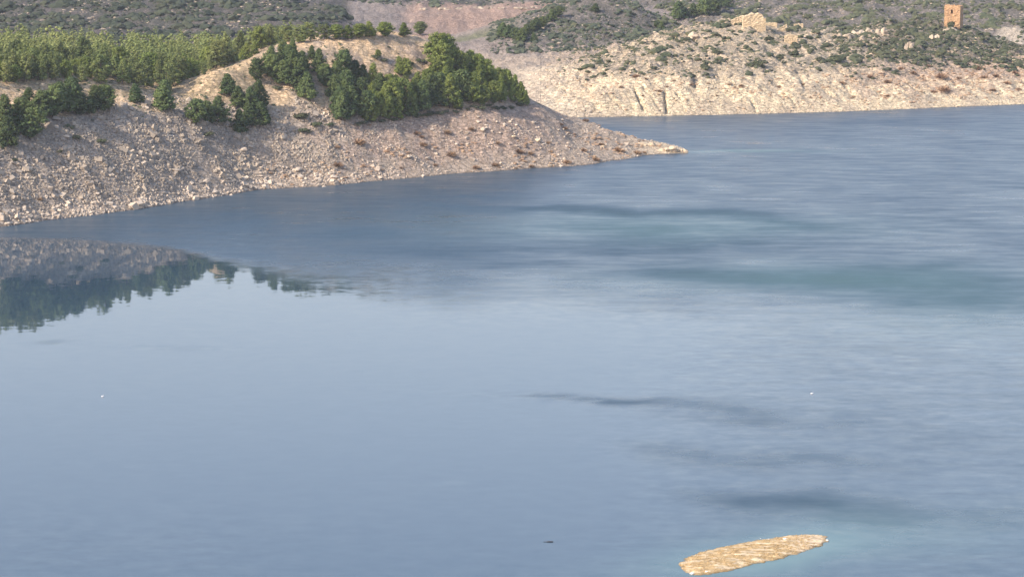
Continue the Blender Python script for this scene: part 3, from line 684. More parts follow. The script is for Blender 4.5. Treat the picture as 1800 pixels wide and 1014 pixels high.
# headland woods
G4 = 'pines covering the headland slope'
pts = [(528, 160, 100), (520, 145, 88), (540, 175, 125), (560, 130, 85), (600, 135, 84), (590, 150, 105), (575, 155, 112), (625, 145, 105), (640, 155, 112), (655, 160, 110), (612, 170, 122), (590, 175, 130), (665, 105, 88), (705, 132, 98),
       (715, 140, 102), (600, 215, 160), (620, 205, 150), (640, 210, 158), (655, 195, 145), (675, 205, 150), (690, 200, 140), (710, 195, 135), (725, 190, 138), (740, 198, 140), (760, 188, 130), (772, 180, 125), (790, 190, 128),
       (815, 178, 120), (830, 182, 125), (805, 192, 150), (700, 175, 130), (730, 165, 125), (750, 160, 120), (685, 170, 130), (665, 178, 128), (635, 180, 135), (770, 120, 56), (785, 118, 58), (776, 140, 75), (795, 130, 80), (790, 150, 95), (810, 145, 88),
       (825, 130, 88), (840, 150, 95), (845, 170, 110), (855, 140, 103), (862, 165, 118), (875, 155, 118), (882, 180, 130), (895, 170, 122), (905, 180, 130), (915, 183, 142), (868, 184, 140), (848, 186, 150), (925, 186, 158), (765, 155, 105), (780, 165, 115), (890, 160, 120),
       (500, 150, 105), (490, 130, 92), (510, 125, 78), (533, 130, 90), (548, 105, 80), (475, 125, 80), (497, 105, 72), (515, 100, 66), (650, 215, 170), (680, 212, 165), (595, 200, 150), (610, 190, 140), (662, 208, 160), (722, 205, 160), (700, 210, 165)]
named = {(665, 105, 88): 'small isolated pine bush-like on the bare sandy face', (770, 120, 56): 'tall light pine at the right end of the bare face, the left of two', (785, 118, 58): 'tall light pine at the right end of the bare face, the right of two', (705, 132, 98): 'lone pine at the foot of the bare sandy face', (925, 186, 158): 'last pine at the right tip of the headland wood', (600, 215, 160): 'dark pine at the lower left corner of the headland wood',
         (528, 160, 100): 'upper pine in the line of pines down the rubble chute', (540, 175, 125): 'lower pine in the line of pines down the rubble chute', (855, 140, 103): 'round-topped pine on the skyline of the headland wood'}
ords = ['first', 'second', 'third', 'fourth', 'fifth', 'sixth', 'seventh', 'eighth', 'ninth', 'tenth', 'eleventh', 'twelfth', 'thirteenth', 'fourteenth', 'fifteenth', 'sixteenth']
def band(a):
    z = 0 if a[0] < 600 else (1 if a[0] < 762 else 2)
    cuts = ((120, 140, 165), (160, 180, 200), (135, 155, 175))[z]
    return z, 3 - sum(a[1] > c for c in cuts)
bands = {}
for a in pts:
    if a not in named: bands.setdefault(band(a), []).append(a)
zone = ['the left wood', 'the wood under the bare face', 'the right-hand wood']
rown = ['lowest row', 'second row up', 'third row up', 'top row']
for key, lst in bands.items():
    lst.sort()
    for k, a in enumerate(lst): named[a] = ords[k] + ' pine from left in the ' + rown[key[1]] + ' of ' + zone[key[0]]
for a in pts:
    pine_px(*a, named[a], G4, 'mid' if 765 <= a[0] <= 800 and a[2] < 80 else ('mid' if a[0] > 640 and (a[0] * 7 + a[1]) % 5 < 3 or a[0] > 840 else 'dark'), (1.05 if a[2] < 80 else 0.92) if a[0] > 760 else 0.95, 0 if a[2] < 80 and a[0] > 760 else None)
# the plateau forest, nearest rows first
cand = []
r_ = random.Random(21)
for k in range(26000):
    px_ = r_.uniform(-160, 590); off = r_.uniform(63, 205); y = ys(px_) + off; x = (px_ - 900) / F * y / ct
    if px_ > 300 and off < 63 + (px_ - 300) * 0.22: continue
    if px_ > 420 and off < 92: continue
    cand.append((off, x, y, px_))
cand.sort()
sel = []; cell = {}
for off, x, y, px_ in cand:
    d = (4.0 if off < 120 else 4.8) * (1 + 0.35 * math.sin(x * 0.13 + y * 0.07) * math.sin(y * 0.11 - x * 0.05))
    k0 = (int(x // 4), int(y // 4)); bad = False
    for i in (-1, 0, 1):
        for j in (-1, 0, 1):
            for (a, b) in cell.get((k0[0] + i, k0[1] + j), ()):
                if (a - x) ** 2 + (b - y) ** 2 < d * d: bad = True
    if bad: continue
    z = float(height(x, y)); ppx, ppy = proj(x, y, z)
    if z < 14: continue
    skip = any(((ppx - cx) / rx) ** 2 + ((ppy - cy) / ry) ** 2 < 1 for cx, cy, rx, ry in ((205, 92, 26, 8), (250, 92, 14, 4), (380, 92, 26, 7), (312, 82, 10, 4), (140, 98, 30, 5), (60, 100, 12, 5), (430, 76, 16, 5), (335, 104, 12, 5), (290, 92, 10, 4)))
    if skip: continue
    cell.setdefault(k0, []).append((x, y)); sel.append((x, y, z, off, ppx, ppy))
print('forest', len(sel), 'singles', tree_n)
LM = [(8, 'the leftmost dark pine'), (30, 'the mid far-left clump'), (48, 'the third dark pine from left'), (72, 'the far-left clump, right end'), (108, 'the tallest dark pine, left flank'), (125, 'the tallest dark pine'), (148, 'the short dark pine'),
      (172, 'the left twin dark pine'), (190, 'the right twin dark pine'), (215, 'the first gap before the sandy cut'), (240, 'the lone dark pine'), (264, 'the open sand right of the lone pine'), (286, 'the last dark pine of the cut'), (312, 'the left foot of the earth mound'),
      (344, 'the lower slope of the earth mound'), (375, 'the upper slope of the earth mound'), (402, 'the crest of the earth mound'), (440, 'the trees right of the mound'), (500, 'the top of the rubble chute'), (560, 'the ridge crest row')]
GF = 'light green pines of the plateau forest'
n_single = max(0, 270 - tree_n)
inview = [t for t in sel if -10 < t[4] < 600]; inview.sort(key=lambda t: t[3])
single = inview[:n_single]; sset = set(id(t) for t in single); rest = [t for t in sel if id(t) not in sset]
for (x, y, z, off, ppx, ppy) in single:
    big = off > 100 and 20 < ppx < 175
    h = r_.uniform(4.6, 8.6) * (1.15 if big else 1) * (1 + 0.55 * float(fbm(np.array([x / 14]), np.array([y / 14]), 2, 77)[0]))
    rowi = min(3, int((off - 60) / (9 if ppx < 300 else 14)))
    near = min(LM, key=lambda q: abs(q[0] - ppx))
    lb = ['front-row light pine', 'second-row light pine', 'third-row light pine', 'light pine deep in the forest'][rowi] + ' above ' + near[1]
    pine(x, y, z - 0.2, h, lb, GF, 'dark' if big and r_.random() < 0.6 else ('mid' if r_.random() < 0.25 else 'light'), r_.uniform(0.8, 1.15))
small = []
for k in range(6):
    me = crown_mesh('tmp', 60 + k, M['pine_light'], 16, 8, shape='cone' if k % 2 else 'round', w=0.33)
    V = np.empty(len(me.vertices) * 3); me.vertices.foreach_get('co', V); V = V.reshape(-1, 3)
    Fq = np.array([list(p.vertices) if len(p.vertices) == 4 else list(p.vertices) + [p.vertices[2]] for p in me.polygons]); small.append((V, Fq))
    bpy.data.meshes.remove(me)
def join_trees(name, items, protos, mat, label, cat):
    Vs, Fs = [], []; off = 0; r = random.Random(5)
    for (x, y, z, h, w) in items:
        V, Fq = protos[r.randrange(len(protos))]; a = r.uniform(0, 6.28); c, s = math.cos(a), math.sin(a)
        Vr = np.stack([(V[:, 0] * c - V[:, 1] * s) * h * w + x, (V[:, 0] * s + V[:, 1] * c) * h * w + y, V[:, 2] * h + z], 1)
        Vs.append(Vr); Fs.append(Fq + off); off += len(V)
    V = np.concatenate(Vs); Fq = np.concatenate(Fs); tri = Fq[:, 2] == Fq[:, 3]
    me = bpy.data.meshes.new(name)
    nt_, nq = tri.sum(), (~tri).sum()
    loops = np.concatenate([Fq[tri][:, :3].ravel(), Fq[~tri].ravel()]).astype(np.int32)
    tot = np.concatenate([np.full(nt_, 3), np.full(nq, 4)]).astype(np.int32); st_ = np.concatenate([[0], np.cumsum(tot)[:-1]]).astype(np.int32)
    me.vertices.add(len(V)); me.vertices.foreach_set('co', V.astype(np.float32).ravel())
    me.loops.add(len(loops)); me.loops.foreach_set('vertex_index', loops)
    me.polygons.add(len(tot)); me.polygons.foreach_set('loop_start', st_); me.polygons.foreach_set('loop_total', tot)
    me.update(calc_edges=True); me.materials.append(mat)
    o = bpy.data.objects.new(name, me); link(o); tag(o, label, cat, kind='stuff'); return o
join_trees('pine_forest', [(t[0], t[1], t[2] - 0.2, r_.uniform(5.0, 9.0), r_.uniform(0.85, 1.2)) for t in rest], small, M['pine_light'], 'dense light green young pine forest covering the plateau', 'forest')

# far pines
G6 = 'dark pines on the slope behind the castle hill'
for a in [(1192, 36, 3), (1218, 30, 5), (1232, 27, 4), (1245, 28, -4), (1258, 22, -6), (1275, 14, -14), (1240, 18, -8), (1262, 12, -16), (1205, 32, 14)]:
    lb = {1192: 'round dark pine standing left of the far pine group'}.get(a[0], 'dark pine in the far group behind the castle hill')
    pine_px(*a, lb, G6, 'dark', 1.25, y0=1180)
G7 = 'dark pines on the left flank of the middle hill'
for k, a in enumerate([(882, 66, 40), (892, 66, 44), (905, 70, 48), (916, 74, 50), (925, 62, 42), (935, 57, 34), (944, 52, 30), (938, 74, 58), (955, 48, 28), (970, 38, 16), (980, 30, 10), (1046, 22, 6), (1155, 50, 36), (1163, 54, 38)]):
    lb = {0: 'leftmost dark pine at the foot of the middle scrub hill', **{q: ['', 'second', 'third', 'fourth', 'fifth', 'sixth', 'seventh', 'eighth', 'ninth', 'tenth', 'eleventh'][q] + ' dark pine from the left on the middle scrub hill' for q in range(1, 11)}, 11: 'small dark pine near the top of the middle scrub hill', 12: 'left of two dark pines in the dip right of the middle hill', 13: 'right of two dark pines in the dip right of the middle hill'}.get(k, 'dark pine on the left flank of the middle scrub hill')
    pine_px(*a, lb, G7, 'dark', 1.35, y0=1100)

# ------------------------------------------------------------------ shrubs
def bush_shape(seed, sub=1):
    r = np.random.default_rng(seed); V, Fq = (ICO1 if sub == 1 else ICO2)
    V = V * r.uniform(0.65, 1.2, (len(V), 1)); V[:, 2] = np.maximum(V[:, 2], -0.3)
    return V * np.array([1, 1, 0.75]), Fq
bushes = [bush_shape(500 + k) for k in range(8)]
def bush_mesh(name, seed, mat, lobes=9, tufts=40, flat=0.7):
    r = np.random.default_rng(seed); Vs, Fs = [], []; off = 0
    for i in range(lobes):
        a = r.uniform(0, 6.28); rad = 0.6 * math.sqrt(r.random()); c = np.array([math.cos(a) * rad, math.sin(a) * rad, flat * (0.25 + 0.45 * r.random()) * (1 - rad * 0.5)])
        ls = r.uniform(0.3, 0.48)
        V, Fq = ICO1; V = V * r.uniform(0.7, 1.1, (len(V), 1)) * ls * 0.85 * [1, 1, flat] + c
        Vs.append(V); Fs.append(tri_to_quad(Fq) + off); off += len(V)
        d = r.normal(size=(tufts, 3)); d[:, 2] = np.abs(d[:, 2]); d /= np.linalg.norm(d, axis=1)[:, None]
        V, Fq = quads(c + d * ls * [1, 1, flat] * r.uniform(0.8, 1.25, (tufts, 1)), d + r.normal(0, .4, d.shape), np.full(tufts, ls * 0.22), r)
        Vs.append(V); Fs.append(Fq + off); off += len(V)
    V = np.concatenate(Vs); Fq = np.concatenate(Fs); me = bpy.data.meshes.new(name)
    me.from_pydata(V.tolist(), [], [f[:3] if f[2] == f[3] else f for f in Fq.tolist()]); me.materials.append(mat); me.update(); return me
def twig_mesh(name, seed, mat, n=260):
    r = np.random.default_rng(seed); d = r.normal(size=(n, 3)); d[:, 2] = np.abs(d[:, 2]) * 0.9 + 0.1; d /= np.linalg.norm(d, axis=1)[:, None]
    l = r.uniform(0.5, 1.05, (n, 1)); tip = d * l * [1, 1, 0.8]; s = np.cross(d, r.normal(size=(n, 3))); s /= np.linalg.norm(s, axis=1)[:, None]
    root = d * 0.08; mid = (root + tip) / 2 + r.normal(0, 0.06, d.shape)
    V = np.stack([root, mid - s * 0.05, tip, mid + s * 0.05], 1).reshape(-1, 3)
    me = bpy.data.meshes.new(name); me.from_pydata(V.tolist(), [], np.arange(n * 4).reshape(n, 4).tolist()); me.materials.append(mat); me.update(); return me
bush_mes = [bush_mesh('shrub', 700 + k, M['shrub']) for k in range(5)]
dry_mes = [twig_mesh('dry_shrub', 720 + k, M['dry']) for k in range(4)]
def bush_px(px, py, w, label, group, dry=False, y0=655, tall=1.0, cat=None):
    p = hit(px, py, y0)
    if p is None or p[2] < -0.1: return
    s_ = w * p[1] / F / 2
    mes = dry_mes if dry else bush_mes
    return thing_from('dry_shrub' if dry else 'shrub', mes[int(px * 7 + py) % len(mes)], (p[0], p[1], p[2] - 0.1 * s_), label, cat or ('dry shrub' if dry else 'shrub'), group, px * 1.7, (s_, s_, s_ * 0.85 * tall))
GS = 'round green shrubs on the castle hill'
for a in [(1327, 117, 34, 'widest dark green shrub low on the castle hill'), (1372, 103, 22, 'round green shrub right of the widest one below the ruins'), (1395, 98, 24, 'green shrub under the small ruined wall, right of the round one'), (1437, 106, 18, 'green shrub between the ruins slope and the green thicket'),
          (1352, 72, 20, 'dark violet-green shrub just below the ruined keep'), (1388, 55, 15, 'green shrub beside the second ruined wall piece'), (1305, 32, 11, 'small dark shrub on top of the ruined keep mound'), (1380, 32, 14, 'dark round shrub behind the ruins, on the skyline'),
          (1420, 32, 20, 'larger dark shrub on the skyline right of the ruins'), (1148, 123, 16, 'green shrub on the left part of the castle hill above the cream rock'), (1240, 122, 26, 'broad green shrub left of the widest one'), (1470, 108, 30, 'broad green shrub at the left edge of the green thicket'),
          (1672, 49, 17, 'dark domed shrub growing against the foot of the tower'), (1650, 98, 18, 'bright green shrub in the thicket below the tower'), (1590, 102, 16, 'green shrub at the foot of the pale crag'), (1070, 110, 14, 'small green shrub near the left end of the castle hill'),
          (1020, 124, 12, 'small olive shrub at the left crest of the castle hill'), (1265, 95, 22, 'olive shrub in mid slope of the castle hill'), (1195, 75, 16, 'dark shrub just below the left skyline of the castle hill')]:
    bush_px(*a, GS, y0=950, tall=2.2 if a[0] == 1672 else 1.25)
for a in [(530, 208, 34, 'broad green shrub on the rubble chute'), (555, 222, 26, 'green shrub right of the broad one on the rubble chute'), (535, 232, 28, 'lowest dark shrub at the foot of the rubble chute'), (580, 222, 22, 'dark shrub beside the corner of the headland wood'), (488, 158, 24, 'brown-green shrub at the top of the rubble chute'),
          (660, 102, 22, 'olive shrub high on the bare sandy face'), (675, 108, 16, 'shrub lower right of the olive one on the bare face'), (740, 110, 26, 'broad olive shrub right on the bare sandy face'), (720, 113, 18, 'shrub beside the lone pine on the bare face'), (683, 85, 10, 'small tuft near the top of the bare face'), (597, 78, 8, 'tiny tuft under the ridge crest row'),
          (120, 226, 24, 'dark green bush under the pale rock ledge'), (135, 245, 28, 'dark green bush beside the light boulder at left'), (178, 252, 24, 'dark bush at the upper edge of the left scree'), (105, 268, 14, 'green bush alone in the upper left scree'), (25, 283, 16, 'small green bush at the left edge in the scree'), (365, 240, 26, 'sprawling dark bush on the upper scree below the spur pines'), (330, 205, 20, 'low bush under the left broad spur pine')]:
    bush_px(*a, 'green shrubs on the headland')
for k in range(26):   # low hedge of shrubs along the foot of the headland wood
    x_ = 625 + k * 11.5 + r_.uniform(-4, 4); y_ = np.interp(x_, [620, 700, 760, 850, 940], [220, 210, 201, 190, 186]) + r_.uniform(-2, 4)
    bush_px(x_, y_, r_.uniform(14, 22), 'green shrub in the low belt along the foot of the headland wood', 'green shrubs in the low belt along the foot of the headland wood')
DRY = [(70, 354, 18), (595, 258, 24), (640, 250, 32), (605, 290, 22), (650, 286, 20), (735, 245, 24), (775, 240, 24), (662, 226, 18), (750, 256, 20), (818, 236, 22), (870, 250, 26), (905, 265, 26), (880, 285, 24), (920, 270, 22), (985, 225, 18), (1005, 232, 20), (950, 255, 24), (1020, 262, 26), (1045, 262, 22), (1085, 262, 26), (1120, 270, 24), (1000, 285, 24), (1055, 280, 22), (1135, 272, 20), (960, 275, 20), (840, 290, 22), (800, 270, 24), (1035, 218, 16), (930, 290, 18), (770, 298, 20), (700, 292, 18), (720, 236, 18)]
DRY = [(x + r_.uniform(-14, 14), y + r_.uniform(-7, 7), w * r_.uniform(0.6, 1.25)) if x not in (70, 1120) else (x, y, w) for x, y, w in DRY]
for a in DRY:
    lb = {70: 'single dry brown bush on the left shore stones', 1120: 'dry brown shrub furthest out on the spit'}.get(a[0], ords[sorted(DRY).index(a) % 16] + (' dry brown shrub from the left on the left and middle stony slope' if sorted(DRY).index(a) < 16 else ' dry brown shrub past mid slope, towards the spit'))
    bush_px(*a, lb, 'dry brown shrubs on the headland', True)
DRY2 = [(1092, 156, 12), (1118, 136, 20), (1135, 140, 10), (1160, 162, 14), (1172, 153, 10), (1215, 152, 12), (1245, 148, 10), (1282, 150, 12), (1303, 152, 16), (1040, 152, 8), (1370, 155, 14), (1412, 150, 16), (1425, 172, 8), (1480, 148, 20), (1530, 138, 24), (1560, 145, 22), (1585, 122, 18), (1605, 130, 18), (1632, 118, 14), (1655, 138, 32), (1685, 140, 20), (1660, 160, 34), (1720, 122, 26), (1730, 138, 24), (1750, 135, 22), (1785, 130, 22), (1770, 148, 22), (1640, 164, 20), (1745, 160, 18), (1790, 158, 18), (1500, 172, 14), (1560, 170, 12), (1100, 108, 10), (1058, 168, 8), (1260, 170, 8), (1130, 170, 8)]
for a in DRY2:
    lb = {1118: 'longest rust brown shrub on the cream cliff left of its gully', 1303: 'round rust brown shrub under the vertical cliff', 1282: 'rust brown shrub left under the vertical cliff'}.get(a[0], 'small rust brown shrub on the cream cliff of the far shore' if a[0] < 1450 else 'rust brown shrub on the gentle far shore below the tower')
    bush_px(*a, lb, 'rust brown shrubs on the far shore', True, y0=950)
M['shrub_dark'] = var_mat('dark_shrub_foliage', (0.040, 0.055, 0.036), (0.075, 0.085, 0.052), 0.1, rnd=0.4)
def scrub(name, n, x0, x1, Y0, Y1, cond, s0, s1, label, seed, cap, mat='shrub'):
    X, Y, Zz, (px, py) = sample_px(n, x0, x1, Y0, Y1, seed)
    ok = cond(X, Y, Zz, px, py) & (py > -30)
    X, Y, Zz = X[ok][:cap], Y[ok][:cap], Zz[ok][:cap]
    r = np.random.default_rng(seed + 1); s = s0 + (s1 - s0) * r.random(len(X)) ** 2
    s = s * (0.6 + 0.9 * sstep(-0.3, 0.5, fbm(X / 15, Y / 15, 3, seed + 600)))
    print(name, len(X))
    scatter_mesh(name, np.stack([X, Y, Zz], 1), np.stack([s, s, s * 0.8], 1), bushes, M[mat], label, 'scrub', seed, tilt=0.15)
cl = lambda X, Y, k, sc_: fbm(X / sc_, Y / sc_, 3, k)
scrub('castle_hill_scrub', 26000, 980, 1860, 1000, 1180, lambda X, Y, Z_, px, py: (Z_ + cl(X, Y, 90, 10) * 5 > 11.5) & (cl(X, Y, 400, 7) > np.where(px > 1480, -0.6, -0.03)), 0.4, 1.6, 'low olive scrub scattered over the castle hill', 31, 4200)
scrub('hilltop_thicket', 9000, 1460, 1860, 1050, 1170, lambda X, Y, Z_, px, py: (Z_ + cl(X, Y, 90, 10) * 3 > 10.5 + sstep(1700, 1800, px) * -2), 0.5, 1.5, 'green thicket on the hillside below the tower', 43, 2600)
scrub('middle_hill_scrub', 7000, 860, 1180, 1120, 1260, lambda X, Y, Z_, px, py: (Z_ > 11) & (cl(X, Y, 410, 9) > -0.25), 0.5, 1.8, 'grey green scrub on the middle hill', 33, 2400, 'shrub_dark')
scrub('dark_hill_scrub', 12000, -160, 625, 1075, 1235, lambda X, Y, Z_, px, py: cl(X, Y, 420, 16) > -0.22, 0.6, 2.6, 'dark scrub covering the hill behind the pine plateau', 35, 4200, 'shrub_dark')
scrub('far_slope_scrub', 14000, 1150, 1860, 1200, 1420, lambda X, Y, Z_, px, py: cl(X, Y, 430, 16) > -0.1, 0.6, 2.2, 'dark scrub on the slope behind the tower', 37, 4500)
scrub('bowl_rim_scrub', 4000, 560, 1180, 1360, 1480, lambda X, Y, Z_, px, py: cl(X, Y, 440, 12) > -0.2, 0.6, 1.8, 'dark scrub along the rim of the reddish bowl', 39, 900, 'shrub_dark')
scrub('headland_undergrowth', 8000, -160, 960, 690, 880, lambda X, Y, Z_, px, py: (Z_ > 13) & (Z_ > np.interp(px, [0, 300, 500, 700, 900], [18, 20, 19, 13, 11])) & (cl(X, Y, 450, 6) > 0.02), 0.2, 0.7, 'low undergrowth between the pines of the headland', 41, 1500)

for nm_, a_ in (('headland_dry_brush', (9000, 470, 1160, 740, 872, 71, 0.4, 7.5)), ('far_shore_dry_brush', (9000, 1020, 1860, 975, 1080, 73, 1.5, 11))):
    X, Y, Zz, (px, py) = sample_px(*a_[:6]); n = fbm(X / 7, Y / 7, 3, 640 + a_[5]) + 0.25 * (sstep(1450, 1650, px) if a_[5] == 73 else 0)
    ok = (n > 0.16) & (Zz > a_[6]) & (Zz < a_[7]); X, Y, Zz = X[ok][:700], Y[ok][:700], Zz[ok][:700]; s_ = rng.uniform(0.25, 0.75, len(X))
    scatter_mesh(nm_, np.stack([X, Y, Zz], 1), np.stack([s_ * 1.3, s_, s_ * 0.6], 1), bushes, M['dry'], 'low dry brown brush between the shore stones', 'brush', seed=75, tilt=0.15)
X, Y, Zz, (px, py) = sample_px(26000, -150, 1860, 1075, 1480, 61)
n = fbm(X / 14, Y / 14, 3, 620); ok = (py > -25) & (n > 0.0) & ((px < 600) | (Y > 1370) | (px > 1190) | ((px > 900) & (Y < 1250) & (Y > 1125) & (px < 1180))) & ((Y > 1190) | (px < 1180))
X, Y, Zz = X[ok][:5500], Y[ok][:5500], Zz[ok][:5500]; size = 0.25 + 0.5 * rng.random(len(X)) ** 3
scatter_mesh('outcrop_stones', np.stack([X, Y, Zz], 1), np.stack([size * 1.3, size, size * 0.6], 1), cubes, M['rock_crag'], 'pale stones between the scrub on the hills behind', 'stones', seed=63, tilt=0.25)

# ------------------------------------------------------------------ tower, ruins, crags
def wall_mesh(name, sx, sy, sz, mat, seed=0, nx=14, nz=18, jag=0.25, hole=None, collapse=None):
    """rough masonry block with uneven top edge; hole = (x0, x1, z0, z1) opening on the front, with reveals"""
    r = np.random.default_rng(seed)
    xs = list(np.linspace(0, sx, nx + 1)); zs = list(np.linspace(0, sz, nz + 1))
    if hole: xs = sorted(set([round(x, 4) for x in xs] + [hole[0], hole[1]])); zs = sorted(set([round(z, 4) for z in zs] + [hole[2], hole[3]]))
    import bmesh
    bm = bmesh.new(); nX, nZ = len(xs), len(zs)
    tops = r.uniform(-jag, jag * 0.4, nX)
    def P3(i, k, y):
        x, z = xs[i], zs[k]
        edge = (0 < k < nZ - 1)
        d = r.normal(0, 0.05) if edge else 0
        if k == nZ - 1: z += tops[i]
        if collapse: z = min(z, collapse(x / sx) * sz + tops[i] * 0.5)
        return bm.verts.new((x + (r.normal(0, 0.03) if 0 < i < nX - 1 else 0), y + d, z))
    f = [[P3(i, k, 0) for k in range(nZ)] for i in range(nX)]; b = [[P3(i, k, sy) for k in range(nZ)] for i in range(nX)]
    for i in range(nX - 1):
        for k in range(nZ - 1):
            inh = hole and hole[0] - 1e-3 < (xs[i] + xs[i + 1]) / 2 < hole[1] and hole[2] < (zs[k] + zs[k + 1]) / 2 < hole[3]
            if inh: continue
            bm.faces.new((f[i][k], f[i + 1][k], f[i + 1][k + 1], f[i][k + 1])); bm.faces.new((b[i][k], b[i][k + 1], b[i + 1][k + 1], b[i + 1][k]))
    for i in range(nX - 1):
        bm.faces.new((f[i][-1], f[i + 1][-1], b[i + 1][-1], b[i][-1])); bm.faces.new((f[i][0], b[i][0], b[i + 1][0], f[i + 1][0]))
    for k in range(nZ - 1):
        bm.faces.new((f[0][k], f[0][k + 1], b[0][k + 1], b[0][k])); bm.faces.new((f[-1][k], b[-1][k], b[-1][k + 1], f[-1][k + 1]))
    if hole:
        I = [i for i in range(nX) if hole[0] - 1e-3 <= xs[i] <= hole[1] + 1e-3]; K = [k for k in range(nZ) if hole[2] - 1e-3 <= zs[k] <= hole[3] + 1e-3]
        for a_, b_ in zip(I, I[1:]):
            bm.faces.new((f[a_][K[0]], f[b_][K[0]], b[b_][K[0]], b[a_][K[0]])); bm.faces.new((f[a_][K[-1]], b[a_][K[-1]], b[b_][K[-1]], f[b_][K[-1]]))
        for a_, b_ in zip(K, K[1:]):
            bm.faces.new((f[I[0]][a_], b[I[0]][a_], b[I[0]][b_], f[I[0]][b_])); bm.faces.new((f[I[-1]][a_], f[I[-1]][b_], b[I[-1]][b_], b[I[-1]][a_]))
    bmesh.ops.recalc_face_normals(bm, faces=bm.faces)
    me = bpy.data.meshes.new(name); bm.to_mesh(me); bm.free(); me.materials.append(mat); return me
def masonry(name, c1, c2, sc_=1.4):
    m, nt, b = new_mat(name); L = nt.links.new; b.inputs['Roughness'].default_value = 0.95
    tc = N(nt, 'ShaderNodeTexCoord')
    br = N(nt, 'ShaderNodeTexVoronoi'); br.inputs['Scale'].default_value = sc_; mp = N(nt, 'ShaderNodeMapping'); mp.inputs['Scale'].default_value = (1, 1, 2.2)
    L(tc.outputs['Object'], mp.inputs['Vector']); L(mp.outputs[0], br.inputs['Vector'])
    sp = N(nt, 'ShaderNodeSeparateColor'); L(br.outputs['Color'], sp.inputs[0])
    nz = N(nt, 'ShaderNodeTexNoise'); nz.inputs['Scale'].default_value = 0.5; nz.inputs['Detail'].default_value = 5; L(tc.outputs['Object'], nz.inputs['Vector'])
    av = N(nt, 'ShaderNodeMath', operation='ADD'); L(sp.outputs['Red'], av.inputs[0]); L(nz.outputs['Fac'], av.inputs[1])
    mr = N(nt, 'ShaderNodeMapRange'); mr.inputs['From Min'].default_value = 0.4; mr.inputs['From Max'].default_value = 1.6; L(av.outputs[0], mr.inputs['Value'])
    mx = N(nt, 'ShaderNodeMix', data_type='RGBA'); mx.inputs['A'].default_value = (*c1, 1); mx.inputs['B'].default_value = (*c2, 1); L(mr.outputs['Result'], mx.inputs['Factor'])
    sn = N(nt, 'ShaderNodeTexNoise'); sn.inputs['Scale'].default_value = 1; sn.inputs['Detail'].default_value = 4
    sm = N(nt, 'ShaderNodeMapping'); sm.inputs['Scale'].default_value = (0.9, 0.9, 0.22); L(tc.outputs['Object'], sm.inputs['Vector']); L(sm.outputs[0], sn.inputs['Vector'])
    sr = N(nt, 'ShaderNodeMapRange'); sr.inputs['From Min'].default_value = 0.35; sr.inputs['From Max'].default_value = 0.6; sr.inputs['To Min'].default_value = 0.72; L(sn.outputs['Fac'], sr.inputs['Value'])
    sx = N(nt, 'ShaderNodeMix', data_type='RGBA', blend_type='MULTIPLY'); sx.inputs['Factor'].default_value = 1; L(mx.outputs['Result'], sx.inputs['A']); L(sr.outputs['Result'], sx.inputs['B'])
    L(sx.outputs['Result'], b.inputs['Base Color'])
    bp = N(nt, 'ShaderNodeBump'); bp.inputs['Distance'].default_value = 0.3; L(br.outputs['Distance'], bp.inputs['Height']); L(bp.outputs['Normal'], b.inputs['Normal'])
    return m
M['tower'] = masonry('ochre_masonry', (0.46, 0.27, 0.14), (0.62, 0.40, 0.22))
M['ruin'] = masonry('cream_masonry', (0.54, 0.41, 0.25), (0.78, 0.61, 0.39))
tb = hit(1673, 46, 1100); TY = tb[1]; mpp = TY / F
TW = 28 * mpp; ztop = P(1673, 8, TY)[2]; zb = tb[2] - 3.0; TH = ztop - zb
root = bpy.data.objects.new('ruined_tower', None); col.objects.link(root); root.location = (P(1659.5, 40, TY)[0], TY, zb); root.rotation_euler = (0, 0, R(-20))
tag(root, 'square ochre stone tower ruin with one small window, on the hilltop at right', 'tower')
hz = TH - (24 - 8) * mpp; 
fr = bpy.data.objects.new('wall', wall_mesh('front_wall', TW, 0.9, TH, M['tower'], 3, 10, 16, 0.6, (round(TW * 0.41, 3), round(TW * 0.53, 3), round(hz, 3), round(hz + 1.5, 3)))); link(fr, root)
bkw = bpy.data.objects.new('wall', wall_mesh('back_wall', TW, 0.9, TH - 0.6, M['tower'], 4, 10, 10, 0.5)); link(bkw, root); bkw.location = (0, TW - 0.9, 0)
for k, xx in ((0, 0.9), (1, TW)):
    sw = bpy.data.objects.new('wall', wall_mesh('side_wall', TW - 1.8, 0.9, TH - 0.25 - 0.3 * k, M['tower'], 5 + k, 8, 12, 0.35)); link(sw, root); sw.rotation_euler = (0, 0, R(90)); sw.location = (xx, 0.9, 0)
fl = bpy.data.objects.new('floor', wall_mesh('upper_floor', TW - 1.8, TW - 1.8, 0.3, M['tower'], 9, 3, 1, 0)); link(fl, root); fl.location = (0.9, 0.9, TH - 2.2)
# castle ruin pieces: px left, px right, top py, base py
def ruin(name, x0, x1, top, base, depth, label, cat, seed, mat='ruin', collapse=None, rz=0, y0=1000, sub=None):
    p = hit((x0 + x1) / 2, base, y0); Yb = p[1]; w = (x1 - x0) * Yb / F; zt = P(900, top, Yb)[2]; z0 = p[2] - 1.5
    me = wall_mesh(name, w, depth, zt - z0, M[mat], seed, 12, 8, (zt - z0) * 0.07, None, collapse)
    return thing_from(name, me, (P(x0, base, Yb)[0], Yb, z0), label, cat, 'ruined castle walls on the hill', R(rz))
ruin('ruined_keep', 1306, 1346, 24, 51, 5, 'biggest cream block of ruined castle wall on the hilltop', 'ruin', 21, collapse=lambda t: 0.80 + 0.2 * min(1, t * 2.5) - (0.25 if t > 0.85 else 0))
ruin('ruined_wall', 1285, 1307, 27, 44, 3, 'rough stub of wall left of the biggest castle block', 'ruin', 22, collapse=lambda t: 0.6 + 0.4 * t)
